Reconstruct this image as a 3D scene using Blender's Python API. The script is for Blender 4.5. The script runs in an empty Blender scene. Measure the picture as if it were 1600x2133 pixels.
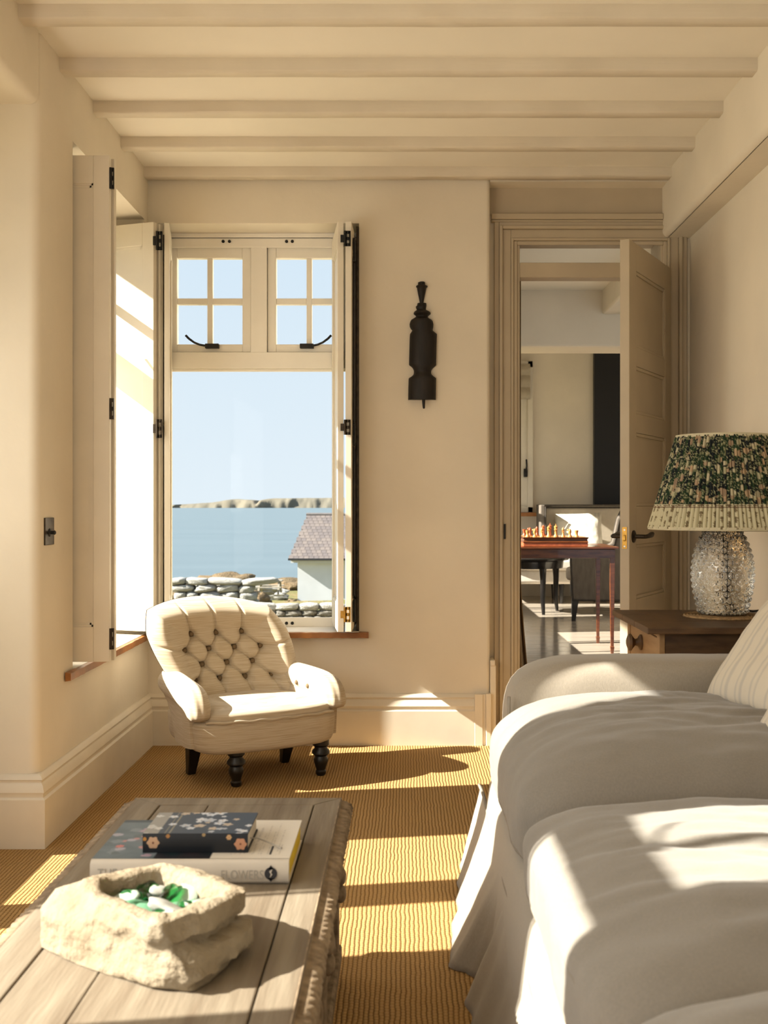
import bpy, math, random
from mathutils import Vector, Matrix, noise
random.seed(7)
PI = math.pi
scene = bpy.context.scene

# ------------------------------------------------------------------ camera, world, sun, exposure
FPX, CX, CY, CH = 2333.33, 845.0, 1050.0, 1.10        # focal length and vanishing point in photo pixels, eye height
cam_d = bpy.data.cameras.new('camera'); cam = bpy.data.objects.new('camera', cam_d)
scene.collection.objects.link(cam); scene.camera = cam
cam.location = (0, 0, CH); cam.rotation_euler = (PI / 2, 0, 0)
cam_d.sensor_fit = 'HORIZONTAL'; cam_d.sensor_width = 24.0; cam_d.lens = 35.0
cam_d.shift_x = -(CX - 800) / 1600.0; cam_d.shift_y = -(1066.5 - CY) / 1600.0
cam_d.clip_start = 0.05; cam_d.clip_end = 40000
cam_d.dof.use_dof = True; cam_d.dof.focus_distance = 4.7; cam_d.dof.aperture_fstop = 6.3

vs = scene.view_settings
vs.view_transform = 'Standard'; vs.look = 'None'; vs.exposure = 0.24; vs.gamma = 1.0
vs.use_curve_mapping = False

world = bpy.data.worlds.new('sky'); scene.world = world; world.use_nodes = True
nt = world.node_tree; nt.nodes.clear()
tc = nt.nodes.new('ShaderNodeTexCoord'); sx = nt.nodes.new('ShaderNodeSeparateXYZ')
rp = nt.nodes.new('ShaderNodeValToRGB'); bg = nt.nodes.new('ShaderNodeBackground'); wo = nt.nodes.new('ShaderNodeOutputWorld')
nt.links.new(tc.outputs['Generated'], sx.inputs[0]); nt.links.new(sx.outputs['Z'], rp.inputs['Fac'])
nt.links.new(rp.outputs['Color'], bg.inputs['Color']); nt.links.new(bg.outputs[0], wo.inputs['Surface'])
e = rp.color_ramp.elements
e[0].position = 0.0; e[0].color = (0.80, 0.90, 0.975, 1)
e[1].position = 1.0; e[1].color = (0.42, 0.61, 0.92, 1)
m_ = rp.color_ramp.elements.new(0.22); m_.color = (0.70, 0.84, 0.965, 1)
bg.inputs['Strength'].default_value = 0.85

SUN_DIR = Vector((1.0, 0.17, -0.70)).normalized()
sun_d = bpy.data.lights.new('sun', 'SUN'); sun = bpy.data.objects.new('sun', sun_d)
scene.collection.objects.link(sun)
sun.rotation_euler = SUN_DIR.to_track_quat('-Z', 'Y').to_euler()
sun_d.energy = 17.0; sun_d.angle = math.radians(0.55); sun_d.color = (1.0, 0.945, 0.84)

def area_light(name, loc, direction, w, h, power, col=(1.0, 0.95, 0.88)):
    d = bpy.data.lights.new(name, 'AREA'); o = bpy.data.objects.new(name, d)
    scene.collection.objects.link(o)
    d.shape = 'RECTANGLE'; d.size = w; d.size_y = h; d.energy = power; d.color = col
    o.location = loc; o.rotation_euler = Vector(direction).to_track_quat('-Z', 'Z').to_euler()
    return o
# added area lights: skylight at the side windows, plus unseen rear and far-room fill
FILLC = (1.0, 0.945, 0.855)
area_light('rear_fill_light', (0.05, -1.50, 1.25), (0, 1, 0), 1.8, 2.0, 1.5, FILLC)  # fill lamp added behind the camera to brighten the room
area_light('bay_window_daylight', (-1.485, 2.80, 1.28), (1, 0, 0), 0.85, 1.95, 6, FILLC)
area_light('bay_window_daylight', (-1.485, 1.52, 1.28), (1, 0, 0), 0.50, 1.95, 18, FILLC)
area_light('bay_window_daylight', (-1.485, 0.05, 1.28), (1, 0, 0), 1.50, 1.95, 24, FILLC)
area_light('left_window_daylight', (-1.385, 4.56, 1.40), (1, 0, 0), 0.90, 1.70, 7, FILLC)
area_light('far_room_fill_light', (3.9, 9.2, 1.4), (-1, 0, 0), 2.4, 1.6, 8, FILLC)  # added fill lamp; the far right wall has no window
area_light('far_room_side_fill_light', (0.52, 6.75, 1.4), (1, 0.1, 0), 1.0, 1.5, 6, (1.0, 0.90, 0.74))  # warm fill lamp added to tint the far beam

# ------------------------------------------------------------------ helpers
def S(r, g, b):
    f = lambda c: (c / 255.0 / 12.92) if c <= 10.31 else ((c / 255.0 + 0.055) / 1.055) ** 2.4
    return (f(r), f(g), f(b))
def P(px, py, Y):
    return Vector(((px - CX) / FPX * Y, Y, CH - (py - CY) / FPX * Y))
XF = {}
class MB:
    def __init__(s): s.v = []; s.f = []; s.c = None
    def add(s, vs_, fs_):
        o = len(s.v); s.v.extend([tuple(p) for p in vs_]); s.f.extend([tuple(i + o for i in q) for q in fs_]); return s
    def box(s, x0, x1, y0, y1, z0, z1):
        return s.add([(x0,y0,z0),(x1,y0,z0),(x1,y1,z0),(x0,y1,z0),(x0,y0,z1),(x1,y0,z1),(x1,y1,z1),(x0,y1,z1)],
                     [(0,3,2,1),(4,5,6,7),(0,1,5,4),(1,2,6,5),(2,3,7,6),(3,0,4,7)])
    def obox(s, c, ax, ay, az, hx, hy, hz):
        c = Vector(c); ax = Vector(ax).normalized()*hx; ay = Vector(ay).normalized()*hy; az = Vector(az).normalized()*hz
        vs_ = [c+i*ax+j*ay+k*az for k in (-1,1) for (i,j) in ((-1,-1),(1,-1),(1,1),(-1,1))]
        return s.add(vs_, [(0,3,2,1),(4,5,6,7),(0,1,5,4),(1,2,6,5),(2,3,7,6),(3,0,4,7)])
    def grid(s, nu, nv, fn, cu=False, cv=False):
        U = nu if cu else nu + 1; V = nv if cv else nv + 1
        vs_ = [fn(i / nu, j / nv) for j in range(V) for i in range(U)]
        fs_ = []
        for j in range(nv):
            for i in range(nu):
                a = j*U+i; b = j*U+(i+1) % U; c = ((j+1) % V)*U+(i+1) % U; d = ((j+1) % V)*U+i
                fs_.append((a,b,c,d))
        return s.add(vs_, fs_)
    def loft(s, rings, cap=True, closed=True):
        n = len(rings[0]); vs_ = [p for r in rings for p in r]; fs_ = []
        for j in range(len(rings)-1):
            for i in range(n if closed else n-1):
                fs_.append((j*n+i, j*n+(i+1) % n, (j+1)*n+(i+1) % n, (j+1)*n+i))
        if cap:
            fs_.append(tuple(range(n-1, -1, -1))); fs_.append(tuple((len(rings)-1)*n+i for i in range(n)))
        return s.add(vs_, fs_)
    def lathe(s, prof, seg=24, c=(0,0,0), cap=True, axis='z'):
        rings = []
        for r, z in prof:
            ring = []
            for k in range(seg):
                a = 2*PI*k/seg; x, y = r*math.cos(a), r*math.sin(a)
                p = (x, y, z) if axis == 'z' else ((z, x, y) if axis == 'x' else (x, z, -y) if axis == 'y' else None)
                ring.append((c[0]+p[0], c[1]+p[1], c[2]+p[2]))
            rings.append(ring)
        return s.loft(rings, cap)
    def tube(s, pts, r, seg=8, cap=True, closed=False):
        pts = [Vector(p) for p in pts]; n = len(pts); rings = []; up = Vector((0,0,1)); prev = None
        for i, p in enumerate(pts):
            if closed: t = pts[(i+1) % n]-pts[i-1]
            else: t = pts[min(i+1, n-1)]-pts[max(i-1, 0)]
            t.normalize()
            a = prev - t*prev.dot(t) if prev is not None else (up.cross(t) if abs(t.z) < .95 else Vector((1,0,0)).cross(t))
            a.normalize(); prev = a; b = t.cross(a)
            rr = r[i] if isinstance(r, (list, tuple)) else r
            rings.append([p + a*math.cos(2*PI*k/seg)*rr + b*math.sin(2*PI*k/seg)*rr for k in range(seg)])
        if closed: rings.append(rings[0])
        return s.loft(rings, cap and not closed)
    def prism(s, poly, z0, z1, axis='z'):
        m = (lambda a, b, c: (a, b, c)) if axis == 'z' else ((lambda a, b, c: (a, c, b)) if axis == 'y' else (lambda a, b, c: (c, a, b)))
        return s.loft([[m(a, b, z0) for a, b in poly], [m(a, b, z1) for a, b in poly]])
    def soft(s, c, h, n=12, p=4, fn=None):
        idx = {}; vs_ = []; fs_ = []
        def vid(a, b, d):
            k = (round(a*1e4), round(b*1e4), round(d*1e4))
            if k not in idx:
                m = (abs(a)**p + abs(b)**p + abs(d)**p) ** (1.0/p); q = Vector((a/m, b/m, d/m))
                pos = Vector((c[0]+q.x*h[0], c[1]+q.y*h[1], c[2]+q.z*h[2]))
                if fn: pos = fn(q, pos)
                idx[k] = len(vs_); vs_.append(pos)
            return idx[k]
        ts = [math.tan((-1 + 2*i/n)*PI/4) for i in range(n+1)]
        for ax in range(3):
            for sg in (-1, 1):
                for i in range(n):
                    for j in range(n):
                        q = []
                        for (ii, jj) in ((i,j),(i+1,j),(i+1,j+1),(i,j+1)):
                            t = [0,0,0]; t[ax] = sg; t[(ax+1) % 3] = ts[ii]; t[(ax+2) % 3] = ts[jj]; q.append(vid(*t))
                        fs_.append(tuple(q) if sg > 0 else tuple(reversed(q)))
        return s.add(vs_, fs_)
    def build(s, name, mat, parent=None, smooth=None, bevel=0, world_=False, label=None, cat=None, group=None, kind=None, col=None, sub=0):
        vs_ = s.v
        if world_ and parent is not None:
            inv = XF.get(parent, Matrix()).inverted(); vs_ = [tuple(inv @ Vector(p)) for p in vs_]
        me = bpy.data.meshes.new(name); me.from_pydata(vs_, [], s.f); me.update()
        if mat is not None: me.materials.append(mat)
        if col is not None:
            a = me.color_attributes.new('Col', 'FLOAT_COLOR', 'POINT')
            a.data.foreach_set('color', [x for c in col for x in (c[0], c[1], c[2], 1.0)])
        if smooth is not None:
            me.polygons.foreach_set('use_smooth', [True]*len(me.polygons))
            if smooth < 179: me.set_sharp_from_angle(angle=math.radians(smooth))
        o = bpy.data.objects.new(name, me); scene.collection.objects.link(o)
        if parent is not None: o.parent = parent; XF[o] = XF.get(parent, Matrix())
        if bevel:
            b = o.modifiers.new('bevel', 'BEVEL'); b.width = bevel; b.segments = 2; b.limit_method = 'ANGLE'; b.angle_limit = math.radians(40)
            b.harden_normals = False
        if sub:
            m = o.modifiers.new('sub', 'SUBSURF'); m.levels = sub; m.render_levels = sub
        tag(o, label, cat, group, kind)
        return o
def tag(o, label=None, cat=None, group=None, kind=None):
    if label: o['label'] = label
    if cat:
        o['category'] = cat; kind = kind or 'thing'
    if group: o['group'] = group
    if kind: o['kind'] = kind
    return o
def thing(name, loc, rz=0, label=None, cat=None, group=None, kind=None, quat=None):
    o = bpy.data.objects.new(name, None); scene.collection.objects.link(o)
    o.location = loc; o.rotation_euler = (0, 0, rz); o.empty_display_size = .05
    M = Matrix.Translation(Vector(loc)) @ Matrix.Rotation(rz, 4, 'Z')
    if quat is not None:
        o.rotation_mode = 'QUATERNION'; o.rotation_quaternion = quat
        M = Matrix.Translation(Vector(loc)) @ quat.to_matrix().to_4x4()
    XF[o] = M
    return tag(o, label, cat, group, kind)
def copy_tree(o, parent=None):
    c = o.copy(); scene.collection.objects.link(c)
    if parent is not None: c.parent = parent
    for ch in [x for x in scene.collection.objects if x.parent == o]: copy_tree(ch, c)
    return c
def fr(x, y, z, s=1.0, o=4): return noise.fractal(Vector((x*s, y*s, z*s)), 1.0, 2.0, o)

# ------------------------------------------------------------------ materials
def newmat(name):
    m = bpy.data.materials.new(name); m.use_nodes = True
    t = m.node_tree; return m, t, t.nodes['Principled BSDF'], t.nodes['Material Output']
def nd(t, kind, **kw):
    n = t.nodes.new(kind)
    for k, v in kw.items():
        if k in n.inputs: n.inputs[k].default_value = v
        else: setattr(n, k, v)
    return n
def mat(name, col, rough=.6, var=.1, vs_=5.0, st=(1,1,1), bump=0.0, bs=80.0, bst=None, col2=None, metal=0, spec=.4, coat=0, detail=5, bdist=.002, sheen=0):
    m, t, b, out = newmat(name); L = t.links.new
    tcn = nd(t, 'ShaderNodeTexCoord'); mp = nd(t, 'ShaderNodeMapping'); mp.inputs['Scale'].default_value = st
    nz = nd(t, 'ShaderNodeTexNoise'); nz.inputs['Scale'].default_value = vs_; nz.inputs['Detail'].default_value = detail
    cr = nd(t, 'ShaderNodeValToRGB')
    L(tcn.outputs['Object'], mp.inputs['Vector']); L(mp.outputs[0], nz.inputs['Vector']); L(nz.outputs['Fac'], cr.inputs['Fac'])
    lo = tuple(max(0, c*(1-var)) for c in col) if col2 is None else col2
    hi = tuple(min(1, c*(1+var)) for c in col) if col2 is None else col
    cr.color_ramp.elements[0].position = .3; cr.color_ramp.elements[0].color = (*lo, 1)
    cr.color_ramp.elements[1].position = .7; cr.color_ramp.elements[1].color = (*hi, 1)
    L(cr.outputs[0], b.inputs['Base Color'])
    b.inputs['Roughness'].default_value = rough; b.inputs['Metallic'].default_value = metal
    b.inputs['Specular IOR Level'].default_value = spec; b.inputs['Coat Weight'].default_value = coat
    b.inputs['Sheen Weight'].default_value = sheen
    if bump:
        n2 = nd(t, 'ShaderNodeTexNoise'); n2.inputs['Scale'].default_value = bs; n2.inputs['Detail'].default_value = 4
        if bst:
            mp2 = nd(t, 'ShaderNodeMapping'); mp2.inputs['Scale'].default_value = bst
            L(tcn.outputs['Object'], mp2.inputs['Vector']); L(mp2.outputs[0], n2.inputs['Vector'])
        else: L(tcn.outputs['Object'], n2.inputs['Vector'])
        bp = nd(t, 'ShaderNodeBump'); bp.inputs['Strength'].default_value = bump; bp.inputs['Distance'].default_value = bdist
        L(n2.outputs['Fac'], bp.inputs['Height']); L(bp.outputs[0], b.inputs['Normal'])
    return m
M = {}
M['plaster'] = mat('plaster', (.76,.68,.55), .85, .05, 2.5, bump=.35, bs=22, bdist=.004, spec=.2)
M['ceiling'] = mat('ceiling_paint', (.84,.775,.655), .85, .04, 2.0, bump=.2, bs=18, bdist=.003, spec=.2)
M['joist'] = mat('joist_paint_shaded', (.66,.58,.455), .65, .06, 4.0, bump=.3, bs=14, bst=(.6,6,6), bdist=.003, spec=.3)  # darker than the ceiling to stand in for shade on near faces
M['trim'] = mat('trim_paint', (.74,.655,.52), .5, .05, 6.0, bump=.12, bs=30, spec=.4)
M['white'] = mat('shutter_paint', (.74,.67,.55), .45, .04, 6.0, bump=.1, bs=30, bst=(1,1,.15), spec=.4)
M['sash'] = mat('window_paint', (.84,.79,.70), .45, .03, 6.0, bump=.1, bs=30, spec=.4)
M['doorpaint'] = mat('door_paint', (.49,.405,.285), .5, .06, 5.0, bump=.15, bs=24, bst=(1,1,.15), spec=.4)
M['sill'] = mat('sill_wood', S(150,98,52), .45, .4, 10, st=(1,1,1), bump=.3, bs=60, spec=.4)
M['sillpaint'] = mat('sill_paint', (.78,.72,.62), .5, .04)
M['iron'] = mat('black_iron', (.016,.015,.014), .5, .3, 20, metal=.3, spec=.4)
M['brass'] = mat('brass', S(190,145,70), .32, .25, 60, metal=1)
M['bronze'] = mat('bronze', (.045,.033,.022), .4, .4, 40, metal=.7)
M['steel'] = mat('steel', (.55,.53,.5), .35, .1, 40, metal=1)
M['carvedwood'] = mat('ebonised_wood', (.011,.008,.006), .55, .5, 14, st=(3,3,.6), bump=.4, bs=60, bst=(2,2,.3), spec=.35)
M['legwood'] = mat('ebonised_leg', (.007,.005,.004), .38, .4, 14, spec=.45)
M['slub'] = mat('slub_linen', (.56,.48,.365), .85, .0, 3.0, st=(3,3,130), col2=(.40,.31,.20), bump=.25, bs=5, bst=(3,3,120), spec=.2, sheen=.15)
M['button'] = mat('button_linen_shaded', (.16,.11,.06), .8, .2, 40, spec=.2)  # buttons darkened to stand in for deep shade in the dimples
M['linen'] = mat('pale_linen', (.31,.27,.215), .88, .06, 3, st=(90,90,40), bump=.25, bs=420, spec=.15, sheen=.25, detail=3)
M['seatlinen'] = mat('stone_grey_linen', (.212,.190,.160), .88, .07, 3, st=(90,90,40), bump=.3, bs=420, spec=.15, sheen=.25, detail=3)
M['linen_pipe'] = mat('linen_piping', (.23,.20,.16), .9, .08, 60, spec=.15)
M['mapwood'] = mat('weathered_wood', (.235,.195,.14), .75, .0, 3.0, st=(9,.8,4), col2=(.14,.105,.07), bump=.5, bs=7, bst=(12,.9,4), bdist=.004, spec=.25)
M['carve'] = mat('carved_wood', (.30,.225,.145), .8, .0, 40, col2=(.13,.09,.055), bump=.6, bs=70, bdist=.004, spec=.2)
M['stone'] = mat('limestone', (.30,.25,.178), .92, .0, 9, col2=(.20,.155,.10), bump=1.0, bs=48, bdist=.009, spec=.15)
M['oldpine'] = mat('old_pine', (.13,.07,.03), .5, .0, 3, st=(3,1,14), col2=(.055,.027,.011), bump=.3, bs=6, bst=(4,1,20), bdist=.003, spec=.35)
M['palepine'] = mat('pale_pine', (.36,.21,.09), .55, .0, 3, st=(9,1.2,12), col2=(.22,.115,.042), bump=.3, bs=6, bst=(9,1,12), spec=.35)
M['mahog'] = mat('mahogany', (.20,.058,.017), .28, .0, 4, st=(2,4,12), col2=(.075,.018,.006), spec=.5, coat=.4)
M['boxwood'] = mat('boxwood', (.60,.27,.075), .4, .2, 30, spec=.45)
M['redwood'] = mat('red_stained_wood', (.40,.10,.035), .38, .25, 30, spec=.45)
M['blackwood'] = mat('black_lacquer', (.014,.012,.011), .25, .4, 12, spec=.5, coat=.3)
M['greyfab'] = mat('grey_upholstery', (.16,.135,.108), .9, .15, 30, st=(1,1,.3), bump=.2, bs=200, spec=.15)
M['creamfab'] = mat('cream_upholstery', (.52,.45,.345), .9, .06, 20, bump=.2, bs=200, spec=.15)
M['whitefab'] = mat('white_upholstery', (.78,.72,.62), .9, .05, 20, bump=.2, bs=200, spec=.15)
M['darkpipe'] = mat('dark_piping', (.05,.04,.03), .8, .2, 30)
M['curtain'] = mat('door_curtain_cloth', (.30,.215,.13), .9, .12, 8, st=(20,20,1), spec=.15)
M['blind'] = mat('blind_cloth', (.45,.39,.30), .9, .08, 20, spec=.15)
M['board'] = mat('painted_board', (.52,.45,.36), .14, .0, 2.5, st=(1,9,1), col2=(.39,.33,.255), bump=.15, bs=4, bst=(1,14,1), bdist=.003, spec=.5)
M['darkpanel'] = mat('dark_panel_paint', (.008,.008,.009), .5, .1, 4)
M['mat'] = mat('woven_straw', (.32,.20,.09), .8, .35, 90, bump=.9, bs=160, bdist=.004)
M['cord'] = mat('black_flex', (.01,.01,.01), .5)
M['band'] = mat('shade_binding', (.52,.46,.31), .8, .06, 30)
M['paper'] = mat('book_paper', (.55,.50,.43), .7, .04, 12, spec=.3)
M['yellow'] = mat('yellow_pages', (.72,.50,.02), .7, .15, 14, st=(1,1,30))
M['ink'] = mat('grey_ink', (.36,.33,.285), .8, .05)
M['darkink'] = mat('dark_ink', (.03,.03,.035), .7, .05)
M['lilink'] = mat('pale_ink', (.40,.38,.36), .8, .05)
M['grass'] = mat('coastal_grass', (.13,.145,.050), .95, .0, .8, col2=(.22,.165,.08), bump=.8, bs=6, bdist=.1, spec=.1)
M['scrub'] = mat('dry_scrub', (.22,.155,.09), .95, .0, 3, col2=(.12,.09,.05), bump=1, bs=9, bdist=.1, spec=.1)
M['rock'] = mat('lichen_stone', (.33,.31,.27), .95, .0, 7, col2=(.13,.115,.09), bump=.8, bs=18, bdist=.03, spec=.1)
M['paleRock'] = mat('pale_stone', (.42,.405,.37), .95, .0, 5, col2=(.30,.285,.25), bump=.8, bs=12, bdist=.03, spec=.1)
M['cliff'] = mat('headland', (.175,.152,.108), 1, .0, .006, st=(1,1,2), col2=(.15,.142,.118), spec=.05)
M['sea'] = mat('sea_water', (.112,.150,.170), .55, .0, .02, st=(.5,2.6,1), col2=(.096,.132,.152), bump=.25, bs=.5, bst=(.4,1.6,1), bdist=.3, spec=.3)
M['render'] = mat('white_render', (.62,.64,.67), .9, .04, 2)
M['gutter'] = mat('gutter', (.03,.03,.035), .5)
M['slates'] = [mat('slate_%d' % i, c, .8, .12, 3, spec=.2) for i, c in enumerate([(.16,.135,.125),(.14,.12,.115),(.175,.147,.132)])]
M['ridge'] = mat('ridge_tile', (.15,.135,.13), .85, .1)
M['benchwood'] = mat('bench_wood', (.30,.27,.215), .9, .2, 6)

def sisal():
    m, t, b, out = newmat('sisal_carpet'); L = t.links.new
    tcn = nd(t, 'ShaderNodeTexCoord'); sp = nd(t, 'ShaderNodeSeparateXYZ'); L(tcn.outputs['Object'], sp.inputs[0])
    def math_(op, a, b_=None):
        n = nd(t, 'ShaderNodeMath', operation=op)
        for i, v in enumerate((a, b_)):
            if v is None: continue
            if isinstance(v, (int, float)): n.inputs[i].default_value = v
            else: L(v, n.inputs[i])
        return n.outputs[0]
    nz = nd(t, 'ShaderNodeTexNoise'); nz.inputs['Scale'].default_value = 14; nz.inputs['Detail'].default_value = 4; L(tcn.outputs['Object'], nz.inputs['Vector'])
    wob = math_('MULTIPLY', math_('SUBTRACT', nz.outputs['Fac'], .5), .010)
    x = math_('ADD', sp.outputs['X'], wob)
    row = math_('FLOOR', math_('DIVIDE', x, .0115))
    rib = math_('ABSOLUTE', math_('SINE', math_('MULTIPLY', x, PI/.0115)))
    yy = math_('ADD', math_('MULTIPLY', sp.outputs['Y'], PI/.014), math_('MULTIPLY', row, 1.57))
    knot = math_('ABSOLUTE', math_('SINE', math_('ADD', yy, math_('MULTIPLY', nz.outputs['Fac'], 3.0))))
    h = math_('MULTIPLY', math_('POWER', rib, .6), math_('ADD', math_('MULTIPLY', math_('POWER', knot, .6), .55), .45))
    n2 = nd(t, 'ShaderNodeTexNoise'); n2.inputs['Scale'].default_value = 260; n2.inputs['Detail'].default_value = 3; L(tcn.outputs['Object'], n2.inputs['Vector'])
    h2 = math_('ADD', h, math_('MULTIPLY', n2.outputs['Fac'], .45))
    cr = nd(t, 'ShaderNodeValToRGB'); L(h2, cr.inputs['Fac'])
    el = cr.color_ramp.elements; el[0].position = .25; el[0].color = (.185,.088,.017,1); el[1].position = 1.05; el[1].color = (.47,.29,.115,1)
    n3 = nd(t, 'ShaderNodeTexNoise'); n3.inputs['Scale'].default_value = 2.0; L(tcn.outputs['Object'], n3.inputs['Vector'])
    mx = nd(t, 'ShaderNodeMix', data_type='RGBA', blend_type='MULTIPLY'); mx.inputs[0].default_value = 1.0
    cr3 = nd(t, 'ShaderNodeValToRGB'); L(n3.outputs['Fac'], cr3.inputs['Fac']); cr3.color_ramp.elements[0].color = (.88,.86,.84,1)
    L(cr.outputs[0], mx.inputs[6]); L(cr3.outputs[0], mx.inputs[7]); L(mx.outputs[2], b.inputs['Base Color'])
    bp = nd(t, 'ShaderNodeBump'); bp.inputs['Strength'].default_value = .8; bp.inputs['Distance'].default_value = .004
    L(h2, bp.inputs['Height']); L(bp.outputs[0], b.inputs['Normal'])
    b.inputs['Roughness'].default_value = .9; b.inputs['Specular IOR Level'].default_value = .15
    return m
M['sisal'] = sisal()
def pane_mat():
    m, t, b, out = newmat('window_glass'); t.nodes.remove(b); L = t.links.new
    tr = nd(t, 'ShaderNodeBsdfTransparent'); gl = nd(t, 'ShaderNodeBsdfGlossy'); gl.inputs['Roughness'].default_value = .02
    tr.inputs['Color'].default_value = (.985,.99,.988,1)
    mx = nd(t, 'ShaderNodeMixShader'); mx.inputs[0].default_value = .004
    L(tr.outputs[0], mx.inputs[1]); L(gl.outputs[0], mx.inputs[2]); L(mx.outputs[0], out.inputs['Surface'])
    return m
M['pane'] = pane_mat()
def glass(name, col, rough=.03, ior=1.45):
    m, t, b, out = newmat(name)
    b.inputs['Base Color'].default_value = (*col, 1); b.inputs['Roughness'].default_value = rough
    b.inputs['IOR'].default_value = ior; b.inputs['Transmission Weight'].default_value = 1.0
    return m
M['glass'] = glass('clear_lamp_glass', (.97,.965,.94), .02)
M['gl_green'] = glass('green_glass', (.03,.42,.10), .12)
M['gl_pale'] = mat('frosted_pale_glass', (.26,.31,.25), .55, .05, 20, spec=.4)
M['gl_white'] = mat('frosted_white_glass', (.33,.325,.29), .6, .05, 20, spec=.4)
M['gl_teal'] = mat('frosted_green_glass', (.09,.23,.13), .5, .08, 20, spec=.4)
def attr_mat(name, rough=.7, spec=.3, bump=0):
    m, t, b, out = newmat(name); L = t.links.new
    a = nd(t, 'ShaderNodeVertexColor'); a.layer_name = 'Col'
    L(a.outputs['Color'], b.inputs['Base Color']); b.inputs['Roughness'].default_value = rough; b.inputs['Specular IOR Level'].default_value = spec
    return m
M['print'] = attr_mat('printed_cover', .5, .25)
M['shade'] = attr_mat('printed_shade_cloth', .85, .15)
M['spine'] = attr_mat('printed_spine', .45, .4)
M['stripe'] = attr_mat('striped_pillow_cloth', .9, .15)

# ------------------------------------------------------------------ room shell
XL, XR, YB, ZC, ZJ = -1.18, 1.33, 5.13, 2.622, 2.577
floor = MB().box(-1.9, 1.5, -1.6, 5.30, -.12, 0).build('floor', M['sisal'], kind='structure', label='golden ribbed sisal carpet covering the sitting room floor')
ceil = MB().box(-2.0, 1.5, -1.7, 5.43, ZC, ZC+.15).build('ceiling', M['ceiling'], kind='structure', label='cream painted ceiling crossed by shallow joists')
jm = MB(); 
def joist_mesh(k):
    b = MB(); n = 40
    for j in range(n):
        x0 = XL - .02 + (2.42)*j/n; x1 = XL - .02 + (2.42)*(j+1)/n
    def f(u, v):
        x = XL-.02 + 2.42*u; q = [(-.0325,.055),(-.0325,.006),(-.026,0),(.026,0),(.0325,.006),(.0325,.055)][round(v*5)]
        return (x, q[0] + .0022*fr(x, k*3.1, q[0]*30, 3), q[1] + (.0016*fr(x, k*5+2, q[0]*30, 4) if q[1] < .05 else 0))
    b.grid(n, 5, f); return b
for k in range(11):
    y = 5.08 - .41*k
    j = joist_mesh(k).build('joist', M['joist'], ceil, smooth=50); j.location = (0, y, ZJ)

def arc(cx, cy, r, a0, a1, n=6):
    return [(cx + r*math.cos(math.radians(a0+(a1-a0)*i/n)), cy + r*math.sin(math.radians(a0+(a1-a0)*i/n))) for i in range(n+1)]
# left wall: rounded pier, window opening, lintel over the bay
wl = MB()
wl.prism([(-1.9,3.6)] + arc(XL-.035, 3.6+.035, .035, -90, 0) + [(XL, 3.97), (-1.9, 3.97)], -.1, ZC+.05)
wl.box(-1.48, XL, 3.97, YB, -.1, .50); wl.box(-1.48, XL, 3.97, YB, 2.386, ZC+.05); wl.box(-1.48, XL, 5.06, YB, .50, 2.386)
wall_left = wl.build('wall_left', M['plaster'], smooth=35, kind='structure')
MB().prism([(-1.9, 2.385), (XL-.03, 2.385)] + arc(XL-.03, 2.415, .03, -90, 0)[1:] + [(XL, ZC+.05), (-1.9, ZC+.05)], -1.6, 3.60, axis='y').build('trim_1', M['plaster'], smooth=35, kind='structure', label='plastered lintel over the bay opening')
# bay outer wall with its openings
XB = -1.50
wb = MB(); BAYS = [(2.37, 3.50), (1.24, 1.80), (-.75, .85)]
wb.box(-1.63, XB, -1.6, 3.6, -.1, .26); wb.box(-1.63, XB, -1.6, 3.6, 2.33, 2.45)
prev = 3.6
for a, b in BAYS: wb.box(-1.63, XB, b, prev, .26, 2.33); prev = a
wb.box(-1.63, XB, -1.6, prev, .26, 2.33)
wb.build('wall_bay', M['plaster'], kind='structure')
# back wall with window opening, door recess
wk = MB(); OX0, OX1, OZ0, OZ1 = -1.135, -.213, .50, 2.386
wk.box(-1.9, OX0, YB, 5.45, -.1, ZC+.05); wk.box(OX0, OX1, YB, 5.45, -.1, OZ0); wk.box(OX0, OX1, YB, 5.45, OZ1, ZC+.05)
wk.prism([(OX1, YB)] + arc(.387-.02, YB+.02, .02, -90, 0) + [(.387, 5.45), (OX1, 5.45)], -.1, ZC+.05)
wk.box(.387, 1.5, YB, 5.245, ZJ, ZC+.05)
DX0, DX1, DZ = .50, 1.225, 2.385
wk.box(.387, DX0, 5.245, 5.45, -.1, ZC+.05); wk.box(DX1, 1.5, 5.245, 5.45, -.1, ZC+.05); wk.box(DX0, DX1, 5.245, 5.45, DZ, ZC+.05)
wall_back = wk.build('wall_back', M['plaster'], smooth=35, kind='structure')
MB().box(XR, 1.5, -1.7, 5.30, -.1, ZC+.05).build('wall_right', M['plaster'], kind='structure')
MB().prism([(1.5, 2.345), (1.225, 2.345)] + arc(1.228, 2.373, .028, -90, -180)[0:] + [(1.2, ZC+.05), (1.5, ZC+.05)], -1.65, 5.25, axis='y').build('trim_2', M['plaster'], smooth=60, kind='structure', label='boxed plaster downstand along the right wall')
wr = MB(); wr.box(-2.0, -.85, -1.8, -1.6, -.1, ZC); wr.box(.95, 1.5, -1.8, -1.6, -.1, ZC); wr.box(-.85, .95, -1.8, -1.6, 2.25, ZC); wr.box(-.85, .95, -1.8, -1.6, -.1, .2)
wr.build('wall_rear', M['plaster'], kind='structure')

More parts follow.
